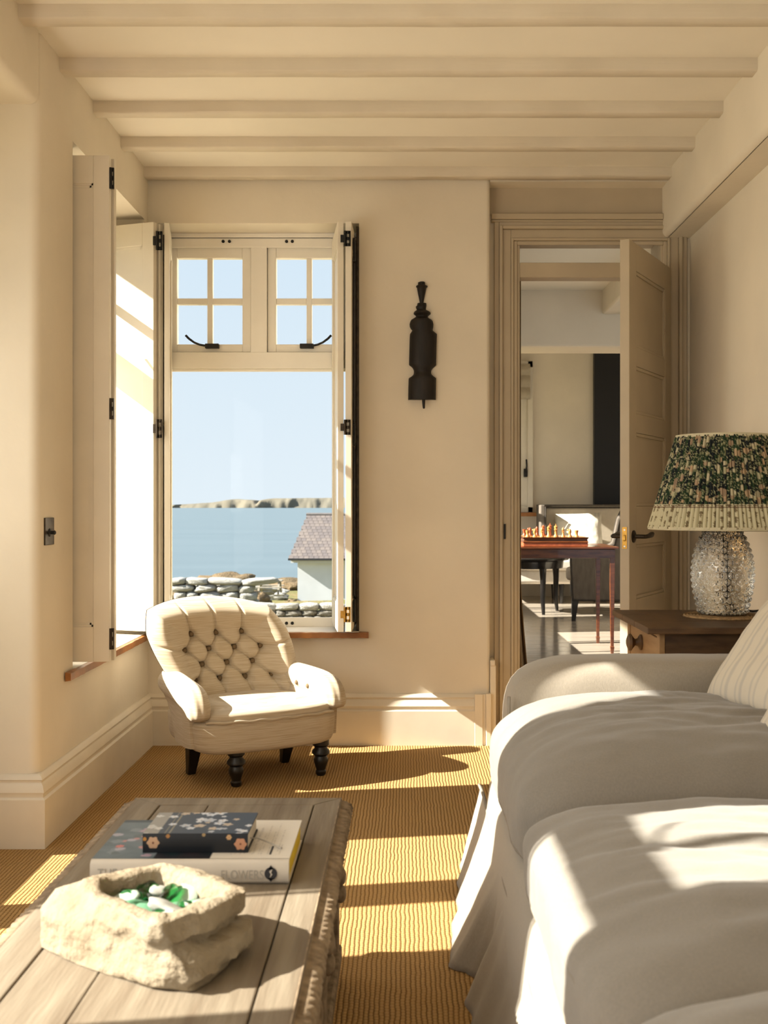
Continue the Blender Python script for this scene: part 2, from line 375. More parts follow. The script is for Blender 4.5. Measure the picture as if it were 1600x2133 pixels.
# skirting boards
def sweep(path, prof):
    n = len(path); rings = []
    for i, p in enumerate(path):
        p = Vector(p)
        d0 = (Vector(path[i])-Vector(path[i-1])).normalized() if i else None
        d1 = (Vector(path[i+1])-Vector(path[i])).normalized() if i < n-1 else None
        n0 = Vector((d0.y, -d0.x)) if d0 else None; n1 = Vector((d1.y, -d1.x)) if d1 else None
        if n0 and n1: m = (n0+n1); m = m/(m.dot(n0))
        else: m = n0 or n1
        rings.append([(p.x+m.x*o, p.y+m.y*o, z) for o, z in prof])
    return MB().loft(rings)
BPROF = [(-.005,-.02),(.030,-.02),(.030,.156),(.022,.162),(.022,.170),(.026,.178),(.020,.200),(.014,.207),(.014,.213),(.018,.217),(.012,.228),(.004,.233),(-.005,.233)]
sweep([(-1.52,3.6),(XL,3.6),(XL,5.13)], BPROF).build('baseboard_left', M['trim'], smooth=30, kind='structure')
bb = sweep([(-1.18,5.13),(.316,5.13)], BPROF).build('baseboard_back', M['trim'], smooth=30, kind='structure')
pl = MB(); pl.box(.314,.352,5.099,5.13,-.01,.233); pl.box(.352,.366,5.106,5.13,-.01,.233); pl.box(.366,.389,5.097,5.13,-.01,.236)
pl.build('plinth_block', M['trim'], bb, bevel=.002)
MB().box(.387,.414,5.13,5.245,-.01,.36).box(.387,.409,5.12,5.245,.36,.385).build('plinth_block', M['trim'], bb, bevel=.003)
sweep([(XR,3.3),(XR,0.0)], BPROF).build('baseboard_right', M['trim'], smooth=30, kind='structure')

# ------------------------------------------------------------------ windows
def ubox(mb, tf, u0, u1, d0, d1, z0, z1):
    c = [tf(u, d, z) for z in (z0, z1) for (u, d) in ((u0,d0),(u1,d0),(u1,d1),(u0,d1))]
    mb.add(c, [(0,3,2,1),(4,5,6,7),(0,1,5,4),(1,2,6,5),(2,3,7,6),(3,0,4,7)])
def window(name, tf, u0, u1, z0, z1, uppers, lowers, zl, t0, t1, zh, label, st=.043, handles=True, hflip=None, cols=2, rows=2):
    fr_ = MB(); B = lambda *a: ubox(fr_, tf, *a)
    lo = min(a for a, b in uppers+lowers); hi = max(b for a, b in uppers+lowers)
    B(u0, lo, 0, .07, z0, z1); B(hi, u1, 0, .07, z0, z1); B(lo, hi, 0, .07, zh, z1); B(lo, hi, 0, .07, z0, zl); B(lo, hi, -.004, .07, t0, t1)
    for L_, za, zb in ((uppers, t1, zh), (lowers, zl, t0)):
        for (a, b), (c, d) in zip(L_, L_[1:]): B(b, c, -.006, .07, za, zb)
    win = thing(name, (0,0,0), 0, label=label, kind='structure')
    fr_.build('frame', M['sash'], win, bevel=.003)
    for (a, b) in lowers:
        p = MB(); ubox(p, tf, a-.004, b+.004, .034, .038, zl-.004, t0+.004); p.build('pane', M['pane'], win)
        g = MB()
        for q in ((a,a+.012,zl,t0),(b-.012,b,zl,t0)): ubox(g, tf, q[0], q[1], .016, .034, q[2], q[3])
        ubox(g, tf, a, b, .016, .034, zl, zl+.012); ubox(g, tf, a, b, .016, .034, t0-.012, t0)
        g.build('glazing_bead', M['sash'], win, bevel=.003)
    for i, (a, b) in enumerate(uppers):
        c = MB(); B2 = lambda *q: ubox(c, tf, *q)
        d0, d1 = .012, .052; zt, zb = zh-.052, t1+.040
        B2(a+.002, a+st, d0, d1, t1+.002, zh-.002); B2(b-st, b-.002, d0, d1, t1+.002, zh-.002)
        B2(a+st, b-st, d0, d1, zt, zh-.002); B2(a+st, b-st, d0, d1, t1+.002, zb)
        um = (a+b)/2; zm = (zt+zb)/2
        if cols == 2: B2(um-.013, um+.013, d0+.006, d1-.004, zb, zt)
        if rows == 2:
            if cols == 2: B2(a+st, um-.013, d0+.006, d1-.004, zm-.015, zm+.015); B2(um+.013, b-st, d0+.006, d1-.004, zm-.015, zm+.015)
            else: B2(a+st, b-st, d0+.006, d1-.004, zm-.015, zm+.015)
        cas = c.build('casement', M['sash'], win, bevel=.003)
        for (p0, p1) in (((a+st, um-.013), (um+.013, b-st)) if cols == 2 else ((a+st, b-st),)):
            for (q0, q1) in (((zb, zm-.015), (zm+.015, zt)) if rows == 2 else ((zb, zt),)):
                p = MB(); ubox(p, tf, p0-.003, p1+.003, .030, .033, q0-.003, q1+.003); p.build('pane', M['pane'], cas)
        if handles:
            sg = -1 if (hflip is None and i == 0) else 1
            h = MB(); uc = um + (-.012*sg if len(uppers) > 1 else 0); zc = zb-.012
            pts = [(uc+sg*.03, -.012, zc+.002), (uc+sg*.055, -.018, zc+.006), (uc+sg*.08, -.022, zc+.016), (uc+sg*.105, -.024, zc+.034), (uc+sg*.120, -.024, zc+.050)]
            h.tube([tf(*p) for p in pts], [.006,.0055,.0055,.006,.006], 8)
            ubox(h, tf, uc-.03, uc+.035, -.016, .012, zc-.010, zc+.012)
            h.build('handle', M['iron'], cas, smooth=40, bevel=.002)
    return win
tf_back = lambda u, d, z: (u, 5.33+d, z)
HX = lambda px: (px-CX)/FPX*5.33
w1 = window('window_1', tf_back, OX0, OX1, .50, OZ1, [(HX(349), HX(523)), (HX(556), HX(731))], [(HX(349), HX(731))], .545, 1.745, 1.822, 2.325,
            'white casement window facing the sea behind the armchair')
rl = MB(); rl.box(OX0, OX1, 5.318, 5.33, 2.318, 2.362); rl.box(OX0, OX1, 5.312, 5.33, 2.366, 2.386)
rl.build('head_rail', M['sash'], w1, bevel=.003)
for px, py in ((465,503),(478,503),(597,503),(609,503),(597,1298),(609,1298)):
    q = P(px, py, 5.315)
    s = MB().lathe([(.0,-.004),(.0075,-.004),(.0075,0),(.004,.0015),(.0035,0)], 12, (q.x, q.y, q.z), axis='y', cap=False)
    s.build('screw', M['iron'], w1, smooth=40)
MB().box(OX0, OX1, 5.315, 5.33, .518, .562).build('bottom_rail', M['sash'], w1, bevel=.003)
tf_left = lambda u, d, z: (-1.40-d, u, z)
window('window_2', tf_left, 3.97, 5.06, .50, OZ1, [(4.09, 4.50), (4.555, 5.03)], [(4.09, 5.03)], .545, 1.745, 1.822, 2.325,
       'white casement window in the left wall by the shutters', hflip=1)
tf_bay = lambda u, d, z: (XB-.02-d, u, z)
window('window_3', tf_bay, 2.37, 3.50, .26, 2.33, [], [(2.475, 2.83), (2.985, 3.448)], .29, 2.265, 2.275, 2.275, 'bay window beyond the left opening', hflip=1, cols=1, rows=1)
window('window_4', tf_bay, 1.24, 1.80, .26, 2.33, [(1.285, 1.775)], [(1.285, 1.765)], .29, 1.79, 1.85, 2.315, 'narrow bay window beyond the left opening', hflip=1, rows=1)
window('window_5', tf_bay, -.75, .85, .26, 2.33, [(-.71, .02), (.08, .81)], [(-.71, .02), (.08, .81)], .29, 1.79, 1.85, 2.315, 'bay window beside the viewer', handles=False)
for nm, args in (('window_sill', (OX0-.0, OX1, 5.13, 5.335, .495, .517)),):
    pass
# timber sills
sl = thing('trim_3', (0,0,0), label='timber edged sill under the sea window', kind='structure')
MB().box(OX0, OX1, 5.10, 5.34, .50, .519).build('sill_board', M['sillpaint'], sl)
def wavy_bar(path, w, h, seed):
    rings = []
    for i, p in enumerate(path):
        a = .0025*fr(seed, i*.37, 0, 3); b = .002*fr(seed+9, i*.41, 0, 3)
        rings.append([(p[0]+q[0]*w[0]+a*w[2], p[1]+q[0]*w[1]+a*w[3], p[2]+q[1]*h+b) for q in ((0,-1),(1,-.8),(1,.8),(0,1))])
    return MB().loft(rings)
n = 40
wavy_bar([(OX0+.02+( -.169-OX0-.02)*i/n, 5.115, .503) for i in range(n+1)], (0,-.028,0,1), .0145, 1.0).build('sill_nosing', M['sill'], sl, smooth=40)
sl2 = thing('trim_4', (0,0,0), label='timber edged sill under the left window', kind='structure')
MB().box(-1.42, -1.17, 3.97, 5.06, .50, .519).build('sill_board', M['sillpaint'], sl2)
wavy_bar([(-1.175, 3.865+1.21*i/n, .503) for i in range(n+1)], (.020,0,1,0), .0155, 4.0).build('sill_nosing', M['sill'], sl2, smooth=40)

# ------------------------------------------------------------------ shutters
SZ0, SZ1 = .538, 2.342
def leaf(parent, p0, p1, thick=.027, z0=SZ0, z1=SZ1, name='leaf'):
    a = Vector((p0[0], p0[1])); b = Vector((p1[0], p1[1])); w = (b-a).length; d = (b-a)/w; nrm = Vector((d.y, -d.x))
    tf = lambda u, dd, z: (a.x+d.x*u+nrm.x*dd, a.y+d.y*u+nrm.y*dd, z)
    m = MB(); s, rt, rb = .058, .10, .125; h = thick/2
    ubox(m, tf, 0, s, -h, h, z0, z1); ubox(m, tf, w-s, w, -h, h, z0, z1)
    for (q0, q1) in ((z0, z0+rb), (z1-rt, z1)): ubox(m, tf, s, w-s, -h, h, q0, q1)
    lf = m.build(name, M['white'], parent, bevel=.002)
    p = MB()
    for (q0, q1) in ((z0+rb, z1-rt),):
        ubox(p, tf, s-.001, w-s+.001, -h+.009, h-.009, q0, q1)
    p.build('panel', M['white'], lf)
    g = MB()
    for sd in (1, -1):
        for k, (o, t_) in enumerate(((0, .004), (.007, .0065))):
            q0, q1 = z0+rb, z1-rt; e0 = sd*(h-.010); e1 = sd*(h-t_)
            e0, e1 = min(e0, e1), max(e0, e1)
            ubox(g, tf, s+o, s+o+.007, e0, e1, q0, q1); ubox(g, tf, w-s-o-.007, w-s-o, e0, e1, q0, q1)
            ubox(g, tf, s, w-s, e0, e1, q0+o, q0+o+.007); ubox(g, tf, s, w-s, e0, e1, q1-o-.007, q1-o)
    g.build('panel_moulding', M['white'], lf)
    return lf
def hinge(parent, x, y, z, w=.046, h=.092, d=(1,0), m='iron'):
    b = MB(); d = Vector((d[0], d[1], 0)).normalized(); nn = Vector((0,0,1)).cross(d)
    c = Vector((x, y, z))
    b.obox(c - d*w*.28, d, nn, (0,0,1), w*.22, .004, h*.24)
    b.obox(c + d*w*.05, d, nn, (0,0,1), w*.09, .004, h*.5)
    b.obox(c + d*w*.42, d, nn, (0,0,1), w*.09, .004, h*.5)
    b.obox(c + d*w*.23, d, nn, (0,0,1), w*.18, .004, h*.10)
    for sz in (-1, 1): b.obox(c + d*w*.23 + Vector((0,0,sz*h*.41)), d, nn, (0,0,1), w*.2, .004, h*.09)
    b.tube([c - d*w*.06 - nn*.004 + Vector((0,0,-h*.5)), c - d*w*.06 - nn*.004 + Vector((0,0,h*.5))], .005, 8)
    return b.build('hinge', M[m], parent)
def ray_x(px, Y): return (px-CX)/FPX*Y
def ray_z(py, Y): return CH-(py-CY)/FPX*Y
sh = thing('window_shutter', (0,0,0), label='tall cream panelled shutter standing out from the left wall', cat='shutter', group='folding window shutters')
l1 = leaf(sh, (-1.40, 4.0), (ray_x(228, 3.987), 4.0)); l2 = leaf(sh, (-1.40, 4.042), (ray_x(238.5, 4.03), 4.042))
for py, mm in ((373,'iron'),(852,'bronze'),(1330,'bronze')): hinge(l1, ray_x(233, 4.0), 3.992, ray_z(py, 4.0), .020, .075, m=mm)
sh = thing('window_shutter', (0,0,0), label='sunlit white shutter angled in the corner beside the sea window', cat='shutter', group='folding window shutters')
l1 = leaf(sh, (-1.385, 5.042), (ray_x(322, 4.925), 4.938)); l2 = leaf(sh, (-1.36, 5.085), (ray_x(334, 4.95), 4.975))
for py, mm in ((502,'iron'),(893,'bronze'),(1290,'bronze')): hinge(l1, ray_x(329, 4.93), 4.925, ray_z(py, 4.93), .040, .082, m=mm)
sh = thing('window_shutter', (0,0,0), label='narrow edge-on shutter leaf at the window jamb behind the sunlit shutter', cat='shutter', group='folding window shutters')
l1 = leaf(sh, (-1.118, 5.31), (ray_x(347.5, 4.945), 4.945), thick=.022)
for za, zb in ((2.18, 2.30), (1.32, 1.45)): MB().box(-1.091,-1.072,4.99,5.01,za,zb).build('hinge', M['iron'], l1)
sh = thing('window_shutter', (0,0,0), label='white folded shutter leaves edge-on between sea window and carved ornament', cat='shutter', group='folding window shutters')
l1 = leaf(sh, (ray_x(697, 5.30), 5.31), (ray_x(709.5, 4.92), 4.92)); l2 = leaf(sh, (-.246, 5.31), (ray_x(726, 4.92), 4.92))
for py, mm in ((497,'iron'),(890,'bronze'),(1280,'brass')): hinge(l2, ray_x(720, 4.905), 4.904, ray_z(py, 4.905), .044, .066, m=mm)
for py in (520, 905, 1272):
    q = P(738, py, 5.0); MB().box(q.x-.006, q.x+.006, 4.985, 5.02, q.z-.05, q.z+.05).build('hinge', M['iron'], l2, bevel=.003)
MB().box(-.226, -.2135, 5.115, 5.33, .52, 2.37).build('trim_5', M['bronze'], kind='structure', bevel=.003, label='dark strip on the jamb beside the folded shutters')  # thin dark strip set against the window jamb

# ------------------------------------------------------------------ doorway
dr = thing('trim_6', (0,0,0), label='moulded cream door surround with a slim fanlight', kind='structure')
def surround(o0, o1, d):   # a rectangular band round the opening, o = offset outwards from the opening edge
    m = MB(); x0, x1, zt = .522, 1.205, 2.312
    m.box(x0-o1, x0-o0, 5.245-d, 5.25, 0, zt+o1); m.box(x0-o0, x1+o0, 5.245-d, 5.25, zt+o0, zt+o1)
    m.box(x1+o0, x1+o1, 5.245-d, 5.25, 0, zt+o1); return m
for o0, o1, d in ((.085,.108,.020),(.07,.085,.034),(.03,.07,.014),(.018,.03,.022),(0,.018,.010)):
    surround(o0, o1, d).build('architrave', M['doorpaint'], dr, bevel=.003)
MB().box(.40,1.2,5.205,5.25,2.425,2.452).box(.40,1.2,5.215,5.25,2.415,2.425).build('cornice_strip', M['doorpaint'], dr, bevel=.004)
j = MB(); j.box(.50,.535,5.247,5.46,0,2.345); j.box(1.195,1.225,5.247,5.46,0,2.345); j.box(.50,1.225,5.247,5.46,2.345,2.387)
j.build('jamb', M['doorpaint'], dr, bevel=.002)
MB().box(.535,1.195,5.25,5.34,2.162,2.232).build('transom_bar', M['doorpaint'], dr, bevel=.003)
MB().box(.388,1.2,5.236,5.25,2.452,2.577).build('overdoor_panel', M['doorpaint'], dr)
MB().box(.535,1.195,5.30,5.303,2.232,2.345).build('pane', M['pane'], dr)
q = P(1051, 1107, 5.24); MB().box(q.x-.004,q.x+.004,5.222,5.25,q.z-.035,q.z+.035).build('latch_keep', M['iron'], dr)

hx, hy = 1.197, 5.222; fx, fy = .888, 4.64
dang = math.atan2(fy-hy, fx-hx); DW = math.hypot(fx-hx, fy-hy)
door = thing('door_1', (hx, hy, 0), dang, label='cream panelled door standing open towards the lamp', kind='structure')
T = .04
d = MB(); S_ = .10
rails = [(.01,.22),(.60,.70),(.93,1.09),(1.40,1.48),(1.68,1.76),(2.08,2.195)]
d.box(0, S_, 0, T, .01, 2.195); d.box(DW-S_, DW, 0, T, .01, 2.195)
for a, b in rails: d.box(S_, DW-S_, 0, T, a, b)
leafo = d.build('door_leaf', M['doorpaint'], door, bevel=.002)
for (a, b), (c, e_) in zip(rails, rails[1:]):
    MB().box(S_-.001, DW-S_+.001, .010, T-.010, b-.001, c+.001).build('panel', M['doorpaint'], leafo)
    g = MB()
    for y0, y1 in ((.003,.011),(T-.011,T-.003)):
        g.box(S_, S_+.014, y0, y1, b, c); g.box(DW-S_-.014, DW-S_, y0, y1, b, c); g.box(S_+.014, DW-S_-.014, y0, y1, b, b+.014); g.box(S_+.014, DW-S_-.014, y0, y1, c-.014, c)
    g.build('panel_moulding', M['doorpaint'], leafo, bevel=.003)
MB().box(DW-.0005, DW+.002, .010, .030, .915, 1.005).build('latch_plate', M['brass'], leafo)
MB().box(DW, DW+.007, .015, .026, .948, .972).build('latch_bolt', M['brass'], leafo, bevel=.002)
for zz in (.925, .993): MB().lathe([(0,0),(.004,0),(.004,.003),(0,.003)], 10, (DW, .020, zz), axis='x').build('screw', M['steel'], leafo)
for sg, y0 in ((1, T), (-1, 0)):
    h = MB(); zc = .965; xc = DW-.055
    h.lathe([(.0,0),(.026,0),(.026,.005*sg),(.015,.010*sg),(.0,.010*sg)], 20, (xc, y0, zc), axis='y', cap=False)
    h.tube([(xc, y0, zc), (xc, y0+.045*sg, zc), (xc-.012, y0+.052*sg, zc), (xc-.05, y0+.053*sg, zc+.002), (xc-.085, y0+.053*sg, zc+.006), (xc-.105, y0+.053*sg, zc+.010)],
           [.009,.009,.009,.010,.012,.008], 10)
    h.build('lever_handle', M['bronze'], leafo, smooth=50)
for zz in (.3, 1.2, 1.98): MB().tube([(-.004, -.004, zz-.05), (-.004, -.004, zz+.05)], .007, 8).build('hinge', M['iron'], leafo)

# ------------------------------------------------------------------ room beyond the doorway
fl2 = MB().box(.3, 4.2, 5.30, 13.6, -.14, -.016).build('floor_far_room', mat('board_gap', (.10,.08,.06), .8), kind='structure', label='pale painted floorboards of the room beyond')
pm = None; y = 5.302; k = 0
while y < 13.5:
    if pm is None:
        o = MB().box(.3, 4.2, 0, .252, -.016, 0).build('plank', M['board'], fl2, bevel=.002); pm = o
    else:
        o = pm.copy(); scene.collection.objects.link(o)
    o.location = (((k*.37) % 1)*.0, y, 0); y += .256; k += 1
w = MB(); w.box(.3, .5, 5.45, 7.9, -.1, 3.0); w.box(.3,.5,9.5,10.7,-.1,3.0); w.box(.3,.5,12.75,13.7,-.1,3.0)
for a, b in ((7.9,9.5),(10.7,12.75)): w.box(.3,.5,a,b,-.1,.56); w.box(.3,.5,a,b,2.25,3.0)
w.build('wall_far_left', M['plaster'], kind='structure')
for i, (a, b) in enumerate(((7.9,9.5),(10.7,12.75))):
    g = MB(); g.box(.39,.43,a,a+.05,.56,2.25); g.box(.39,.43,b-.05,b,.56,2.25); g.box(.39,.43,(a+b)/2-.03,(a+b)/2+.03,.56,2.25); g.box(.39,.43,a,b,.56,.6); g.box(.39,.43,a,b,2.2,2.25); g.box(.385,.435,a,b,1.70,1.76)
    g.build('window_%d' % (6+i), M['white'], kind='structure', label=('first' if i == 0 else 'second')+' side window of the room beyond')
w = MB(); w.box(.3, 4.2, 13.4, 13.6, -.1, 3.0); w.build('wall_far', M['plaster'], kind='structure')
MB().box(4.0, 4.2, 5.45, 13.6, -.1, 3.0).build('wall_far_right', M['plaster'], kind='structure')
MB().box(.3, 4.2, 5.40, 8.0, ZC, ZC+.15).box(.3, 4.2, 8.0, 13.6, 2.95, 3.05).build('ceiling_far_room', M['ceiling'], kind='structure')
MB().box(.3, 4.2, 7.97, 8.35, 2.22, 2.96).build('trim_7', M['plaster'], bevel=.02, kind='structure', label='deep plastered cross beam in the room beyond')
MB().box(1.40, 1.8, 5.44, 7.98, 2.45, 2.65).build('trim_8', M['plaster'], bevel=.015, kind='structure', label='boxed ceiling beam running into the room beyond')
MB().box(1.0, 4.0, 13.37, 13.40, 0, .16).build('baseboard_far', M['trim'], kind='structure', bevel=.004)
q0, q1 = P(1237, 1060, 13.35), P(1320, 700, 13.35)
MB().box(q0.x, q1.x+1.2, 13.30, 13.40, 0, 2.96).build('trim_9', M['darkpanel'], kind='structure', label='black painted wall panel beyond the doorway')
# far window with blind
wf = thing('window_8', (0,0,0), label='window with folded blind on the far wall', kind='structure')
q = ray_x(1110, 13.33); f = MB(); f.box(q-.62, q-.555, 13.30, 13.40, 1.0, 2.8); f.box(q-.065, q, 13.30, 13.40, 1.0, 2.8); f.box(q-.62, q, 13.30, 13.40, 2.72, 2.8); f.box(q-.62, q, 13.30, 13.40, 1.0, 1.07)
f.build('frame', M['white'], wf, bevel=.006)
MB().box(q-.56, q-.06, 13.33, 13.38, 1.07, 2.72).build('casement', M['white'], wf)
MB().box(q-.64, q+.10, 13.22, 13.40, .955, 1.0).build('sill_board', M['sill'], wf, bevel=.004)
b = MB()
def bl(u, v):
    zz = 2.76 - .42*v; return (q-.60+.56*u, 13.28 - .03*abs(math.sin(v*PI*3)) - .02, zz)
b.grid(4, 24, bl); b.build('blind', M['blind'], wf, smooth=60)
l = P(1095, 985, 13.29); MB().box(l.x-.02,l.x+.02,13.27,13.33,l.z-.05,l.z+.05).tube([(l.x,13.26,l.z),(l.x+.01,13.25,l.z+.08),(l.x+.005,13.25,l.z+.16)],.012,6).build('latch', M['iron'], wf, bevel=.005)

# ------------------------------------------------------------------ wall ornament
def ornament():
    sc = 1/7.11
    A = [(125,385,455),(135,362,466),(175,358,470),(185,335,500),(198,330,505),(210,340,492),(216,345,485),(300,360,468),(380,377,452),(440,389,441)]
    Bd = [(443,352,486),(475,346,486),(492,328,484),(512,332,480),(538,345,481),(560,318,520),(575,300,545),(598,296,550),(612,310,535),(628,330,512),(648,326,506),(665,300,520),(690,262,565),(715,246,582),(750,236,590),(790,240,588),(820,255,582),(845,276,578),(870,262,605),(900,242,642),(950,238,640),(1100,234,636),(1250,230,632),(1350,228,630),(1365,240,625),(1385,268,600),(1410,288,575),(1440,300,558),(1475,300,556),(1505,290,570),(1530,262,600),(1552,225,630),(1575,222,630),(1700,218,628),(1872,215,626)]
    C_ = [(1700,428,452),(1875,420,466),(1900,420,466),(1960,424,464),(2000,430,462),(2012,438,454)]
    org = P(879, 720, YB-.001); t = thing('carved_ornament', (org.x, YB, org.z), 0, label='black carved wooden finial ornament hanging on the plaster wall', cat='ornament')
    def lo(rows, dmax, y0=0.0, flat=1.0):
        rings = []
        for (y, a, b) in rows:
            pa = P(820+a*sc, 570+y*sc, YB); pb = P(820+b*sc, 570+y*sc, YB); c = (pa.x+pb.x)/2; hw = (pb.x-pa.x)/2; dd = min(dmax, hw*1.1)
            ring = []
            for (ex, ey) in ((-1,0),(-.98,.35),(-.72,.78),(-.30,1),(.30,1),(.72,.78),(.98,.35),(1,0)):
                ring.append((c-org.x+ex*hw, y0-ey*dd, pa.z-org.z))
            rings.append(ring)
        return MB().loft(rings)
    lo(A, .040, -.004).build('candle_cup', M['carvedwood'], t, smooth=50)
    lo(Bd, .050).build('body', M['carvedwood'], t, smooth=50)
    lo(C_, .022, -.040).build('spike', M['carvedwood'], t, smooth=50)
ornament()
# ------------------------------------------------------------------ switch plate
t = thing('light_switch', (XL, 3.70, 1.01), 0, label='dark bronze light switch plate on the left pier', cat='switch')
MB().box(-.002,.005,-.047,.047,-.045,.045).build('plate', M['bronze'], t, bevel=.002)
MB().lathe([(.014,.004),(.013,.008),(.006,.010),(.006,.018),(.008,.022),(.004,.026)], 16, (0,-.004,-.004), axis='x').build('dolly', M['iron'], t, smooth=40)

# ------------------------------------------------------------------ buttoned armchair
def armchair():
    t = thing('armchair', (-.63, 4.57, 0), math.radians(30), label='low cream buttoned armchair with rolled arms under the sea window', cat='armchair')
    # seat rail
    def frail(q, p):
        p.y -= .030*(1-(q.x)**2)*(1 if q.y < 0 else -.3); p.x *= 1 + .05*(q.z-.0)*.5; p.x *= 1+.03*(-q.y)
        k = 1+.012*math.cos(q.z*1.4); p.x *= k; p.y *= k
        return p
    MB().soft((0,.02,.205), (.292,.235,.072), 16, 7, frail).build('seat_rail', M['slub'], t, smooth=179)
    def fseat(q, p):
        p.y -= .028*(1-q.x**2)*(1 if q.y < 0 else 0)
        if q.z > 0: p.z += .014*(1-q.x**2)*(1-q.y**2) - .006*math.exp(-((abs(q.y+.55)-.0)/.12)**2)*abs(math.sin(q.x*7))
        return p
    seat = MB().soft((0,.02,.268), (.287,.240,.036), 22, 6, fseat).build('seat', M['slub'], t, smooth=179)
    pts = []
    for i in range(41):
        u = -.93+1.86*i/40; x = .289*u; pts.append((x, -.222-.028*(1-u*u) + .03*abs(u)**8, .266+.002*math.sin(i*.9)))
    MB().tube(pts, .0058, 8).build('piping', M['slub'], seat, smooth=179)
    # back
    UOf = lambda z: -.092 + .27*(.70-z)
    btn = [(u, z) for (z, us) in ((.553,(-.113,0,.113)), (.490,(-.17,-.057,.057,.17)), (.429,(-.113,0,.113)), (.367,(-.17,-.057,.057,.17))) for u in us]
    def mapd(a, b):    # square -> rounded outline
        x = a*math.sqrt(1-.5*b*b*.72 if b > 0 else 1-.5*b*b*.25); y = b*math.sqrt(1-.5*a*a*.58 if b > 0 else 1)
        return x, y
    def mid(a, b):
        x, y = mapd(a, b); z = .425 + .280*y
        hw = .262 + .062*(y+1)/2*1.0 if y < .3 else .262+.062*.65+.0*(y)
        hw = .258 + .072*min(1, max(0, (y+.5)/1.0))
        return x*hw, z, x
    def back_y(x, z, xn): return .205 + (z-.25)*.33 - .075*abs(xn)**2.2
    def tuft(u, z):
        dd = 0
        for (bu, bz) in btn:
            r2 = (u-bu)**2 + (z-bz)**2
            dd += .036*math.exp(-r2/.00026) + .012*math.exp(-r2/.0020)
        cr = 0
        def seg(a, b, w=.0000120, d_=.010):
            ax, az = a; bx, bz = b; L2 = (bx-ax)**2+(bz-az)**2
            k = max(0, min(1, ((u-ax)*(bx-ax)+(z-az)*(bz-az))/L2)); r2 = (u-ax-k*(bx-ax))**2+(z-az-k*(bz-az))**2
            return d_*math.exp(-r2/w)
        for i, a in enumerate(btn):
            for b in btn[i+1:]:
                if abs(abs(a[1]-b[1])-.061) < .004 and abs(abs(a[0]-b[0])-.057) < .003: cr = max(cr, seg(a, b, .000026, .014))
        for a in btn:
            if a[1] > .54: cr = max(cr, seg(a, (a[0]*1.25, .75), .00003, .013))
            if a[1] < .39: cr = max(cr, seg(a, (a[0]*1.05, .22), .00003, .012))
            if abs(a[0]) > .16: cr = max(cr, seg(a, (a[0]*2.1, a[1]+.045), .00003, .010))
        return dd + cr
    N = 150
    def front(i, j):
        a = -1+2*i; b = -1+2*j; x, z, xn = mid(a, b)
        edge = max(abs(a), abs(b) if b > 0 else 0); th = .078*math.sqrt(max(0, 1-edge**5))
        inner = max(0, 1-max(abs(a)**6, abs(b)**6 if b > 0 else 0))
        roll = .040*math.exp(-((edge-.80)/.17)**2)
        y = back_y(x, z, xn) - th - roll*(1 if b > -.2 else max(0, 1+(b+.2)*1.2)) + tuft(x, z)*min(1, inner*1.6)
        return (x+UOf(z), y, z)
    def rear(i, j):
        a = 1-2*i; b = -1+2*j; x, z, xn = mid(a, b); edge = max(abs(a), abs(b) if b > 0 else 0)
        y = back_y(x, z, xn) + .045*math.sqrt(max(0, 1-edge**5)); return (x+UOf(z), y, z)
    bk = MB(); bk.grid(N, N, front); bk.grid(30, 30, rear)
    backo = bk.build('backrest', M['slub'], t, smooth=179)
    bm_ = None
    for k, (u, z) in enumerate(btn):
        xn = u/.31; y = back_y(u, z, xn) - .078 + .041
        if bm_ is None:
            bm_ = MB().lathe([(.0118,.006),(.0118,-.001),(.009,-.005),(.003,-.0068)], 14, (0,0,0), axis='y').build('button', M['button'], backo, smooth=60); o = bm_
        else: o = bm_.copy(); scene.collection.objects.link(o)
        o.location = (u+UOf(z), y, z)
    # arms
    def arm(sg):
        def cu(y):
            k = max(0, (y+.10)/.32)
            return (-.285+.010*k) if sg < 0 else (.292-.070*k**1.6)
        path = [(.25,.372,.048),(.20,.370,.053),(.14,.367,.057),(.08,.363,.058),(.02,.358,.058),(-.06,.352,.058),(-.110,.346,.058),(-.145,.334,.056),(-.168,.315,.053),(-.180,.292,.048),(-.184,.268,.042)]
        rings = []; n = 40
        for q, (y, z, r_) in enumerate(path):
            y0, z0, _ = path[max(0, q-1)]; y1, z1, _ = path[min(len(path)-1, q+1)]
            ty, tz = y1-y0, z1-z0; L_ = math.hypot(ty, tz); ny, nz = -tz/L_, ty/L_
            if nz < 0: ny, nz = -ny, -nz
            if q > 7: pass
            pl_ = .0022 if q >= 5 else .0006
            ring = []
            for k in range(n):
                a = 2*PI*k/n; rr = r_ + pl_*math.cos(9*a)
                ring.append((cu(y) + rr*math.cos(a)*.92, y + ny*rr*math.sin(a), z + nz*rr*math.sin(a)))
            rings.append(ring)
        m = MB().loft(rings)
        o = m.build('arm', M['slub'], t, smooth=179, sub=1)
        pn = MB(); rings = []
        for y in [.20-.345*q/10 for q in range(11)]:
            c_ = cu(y); w_ = .044 if y > -.11 else .044*max(.5, 1-((-.11-y)/.05)**2*.5); k_ = max(0, y/.2)
            cb = c_ - sg*(.012+.055*k_**1.3)
            rings.append([(cb-w_, y, .16), (cb+w_, y, .16), ((c_+cb)/2+w_*1.02, y, .29), (c_+w_*.9, y, .352), (c_-w_*.9, y, .352), ((c_+cb)/2-w_*1.02, y, .29)])
        MB().loft(rings).build('arm_panel', M['slub'], o, smooth=60)
        for zz, yy in (((.345, -.04), (.350, .04)) if sg > 0 else ()):
            MB().lathe([(.010,.006),(.010,-.001),(.006,-.005)], 12, (cu(yy)-sg*.054, yy, zz), axis='x').build('button', M['button'], o, smooth=60)
    arm(-1); arm(1)
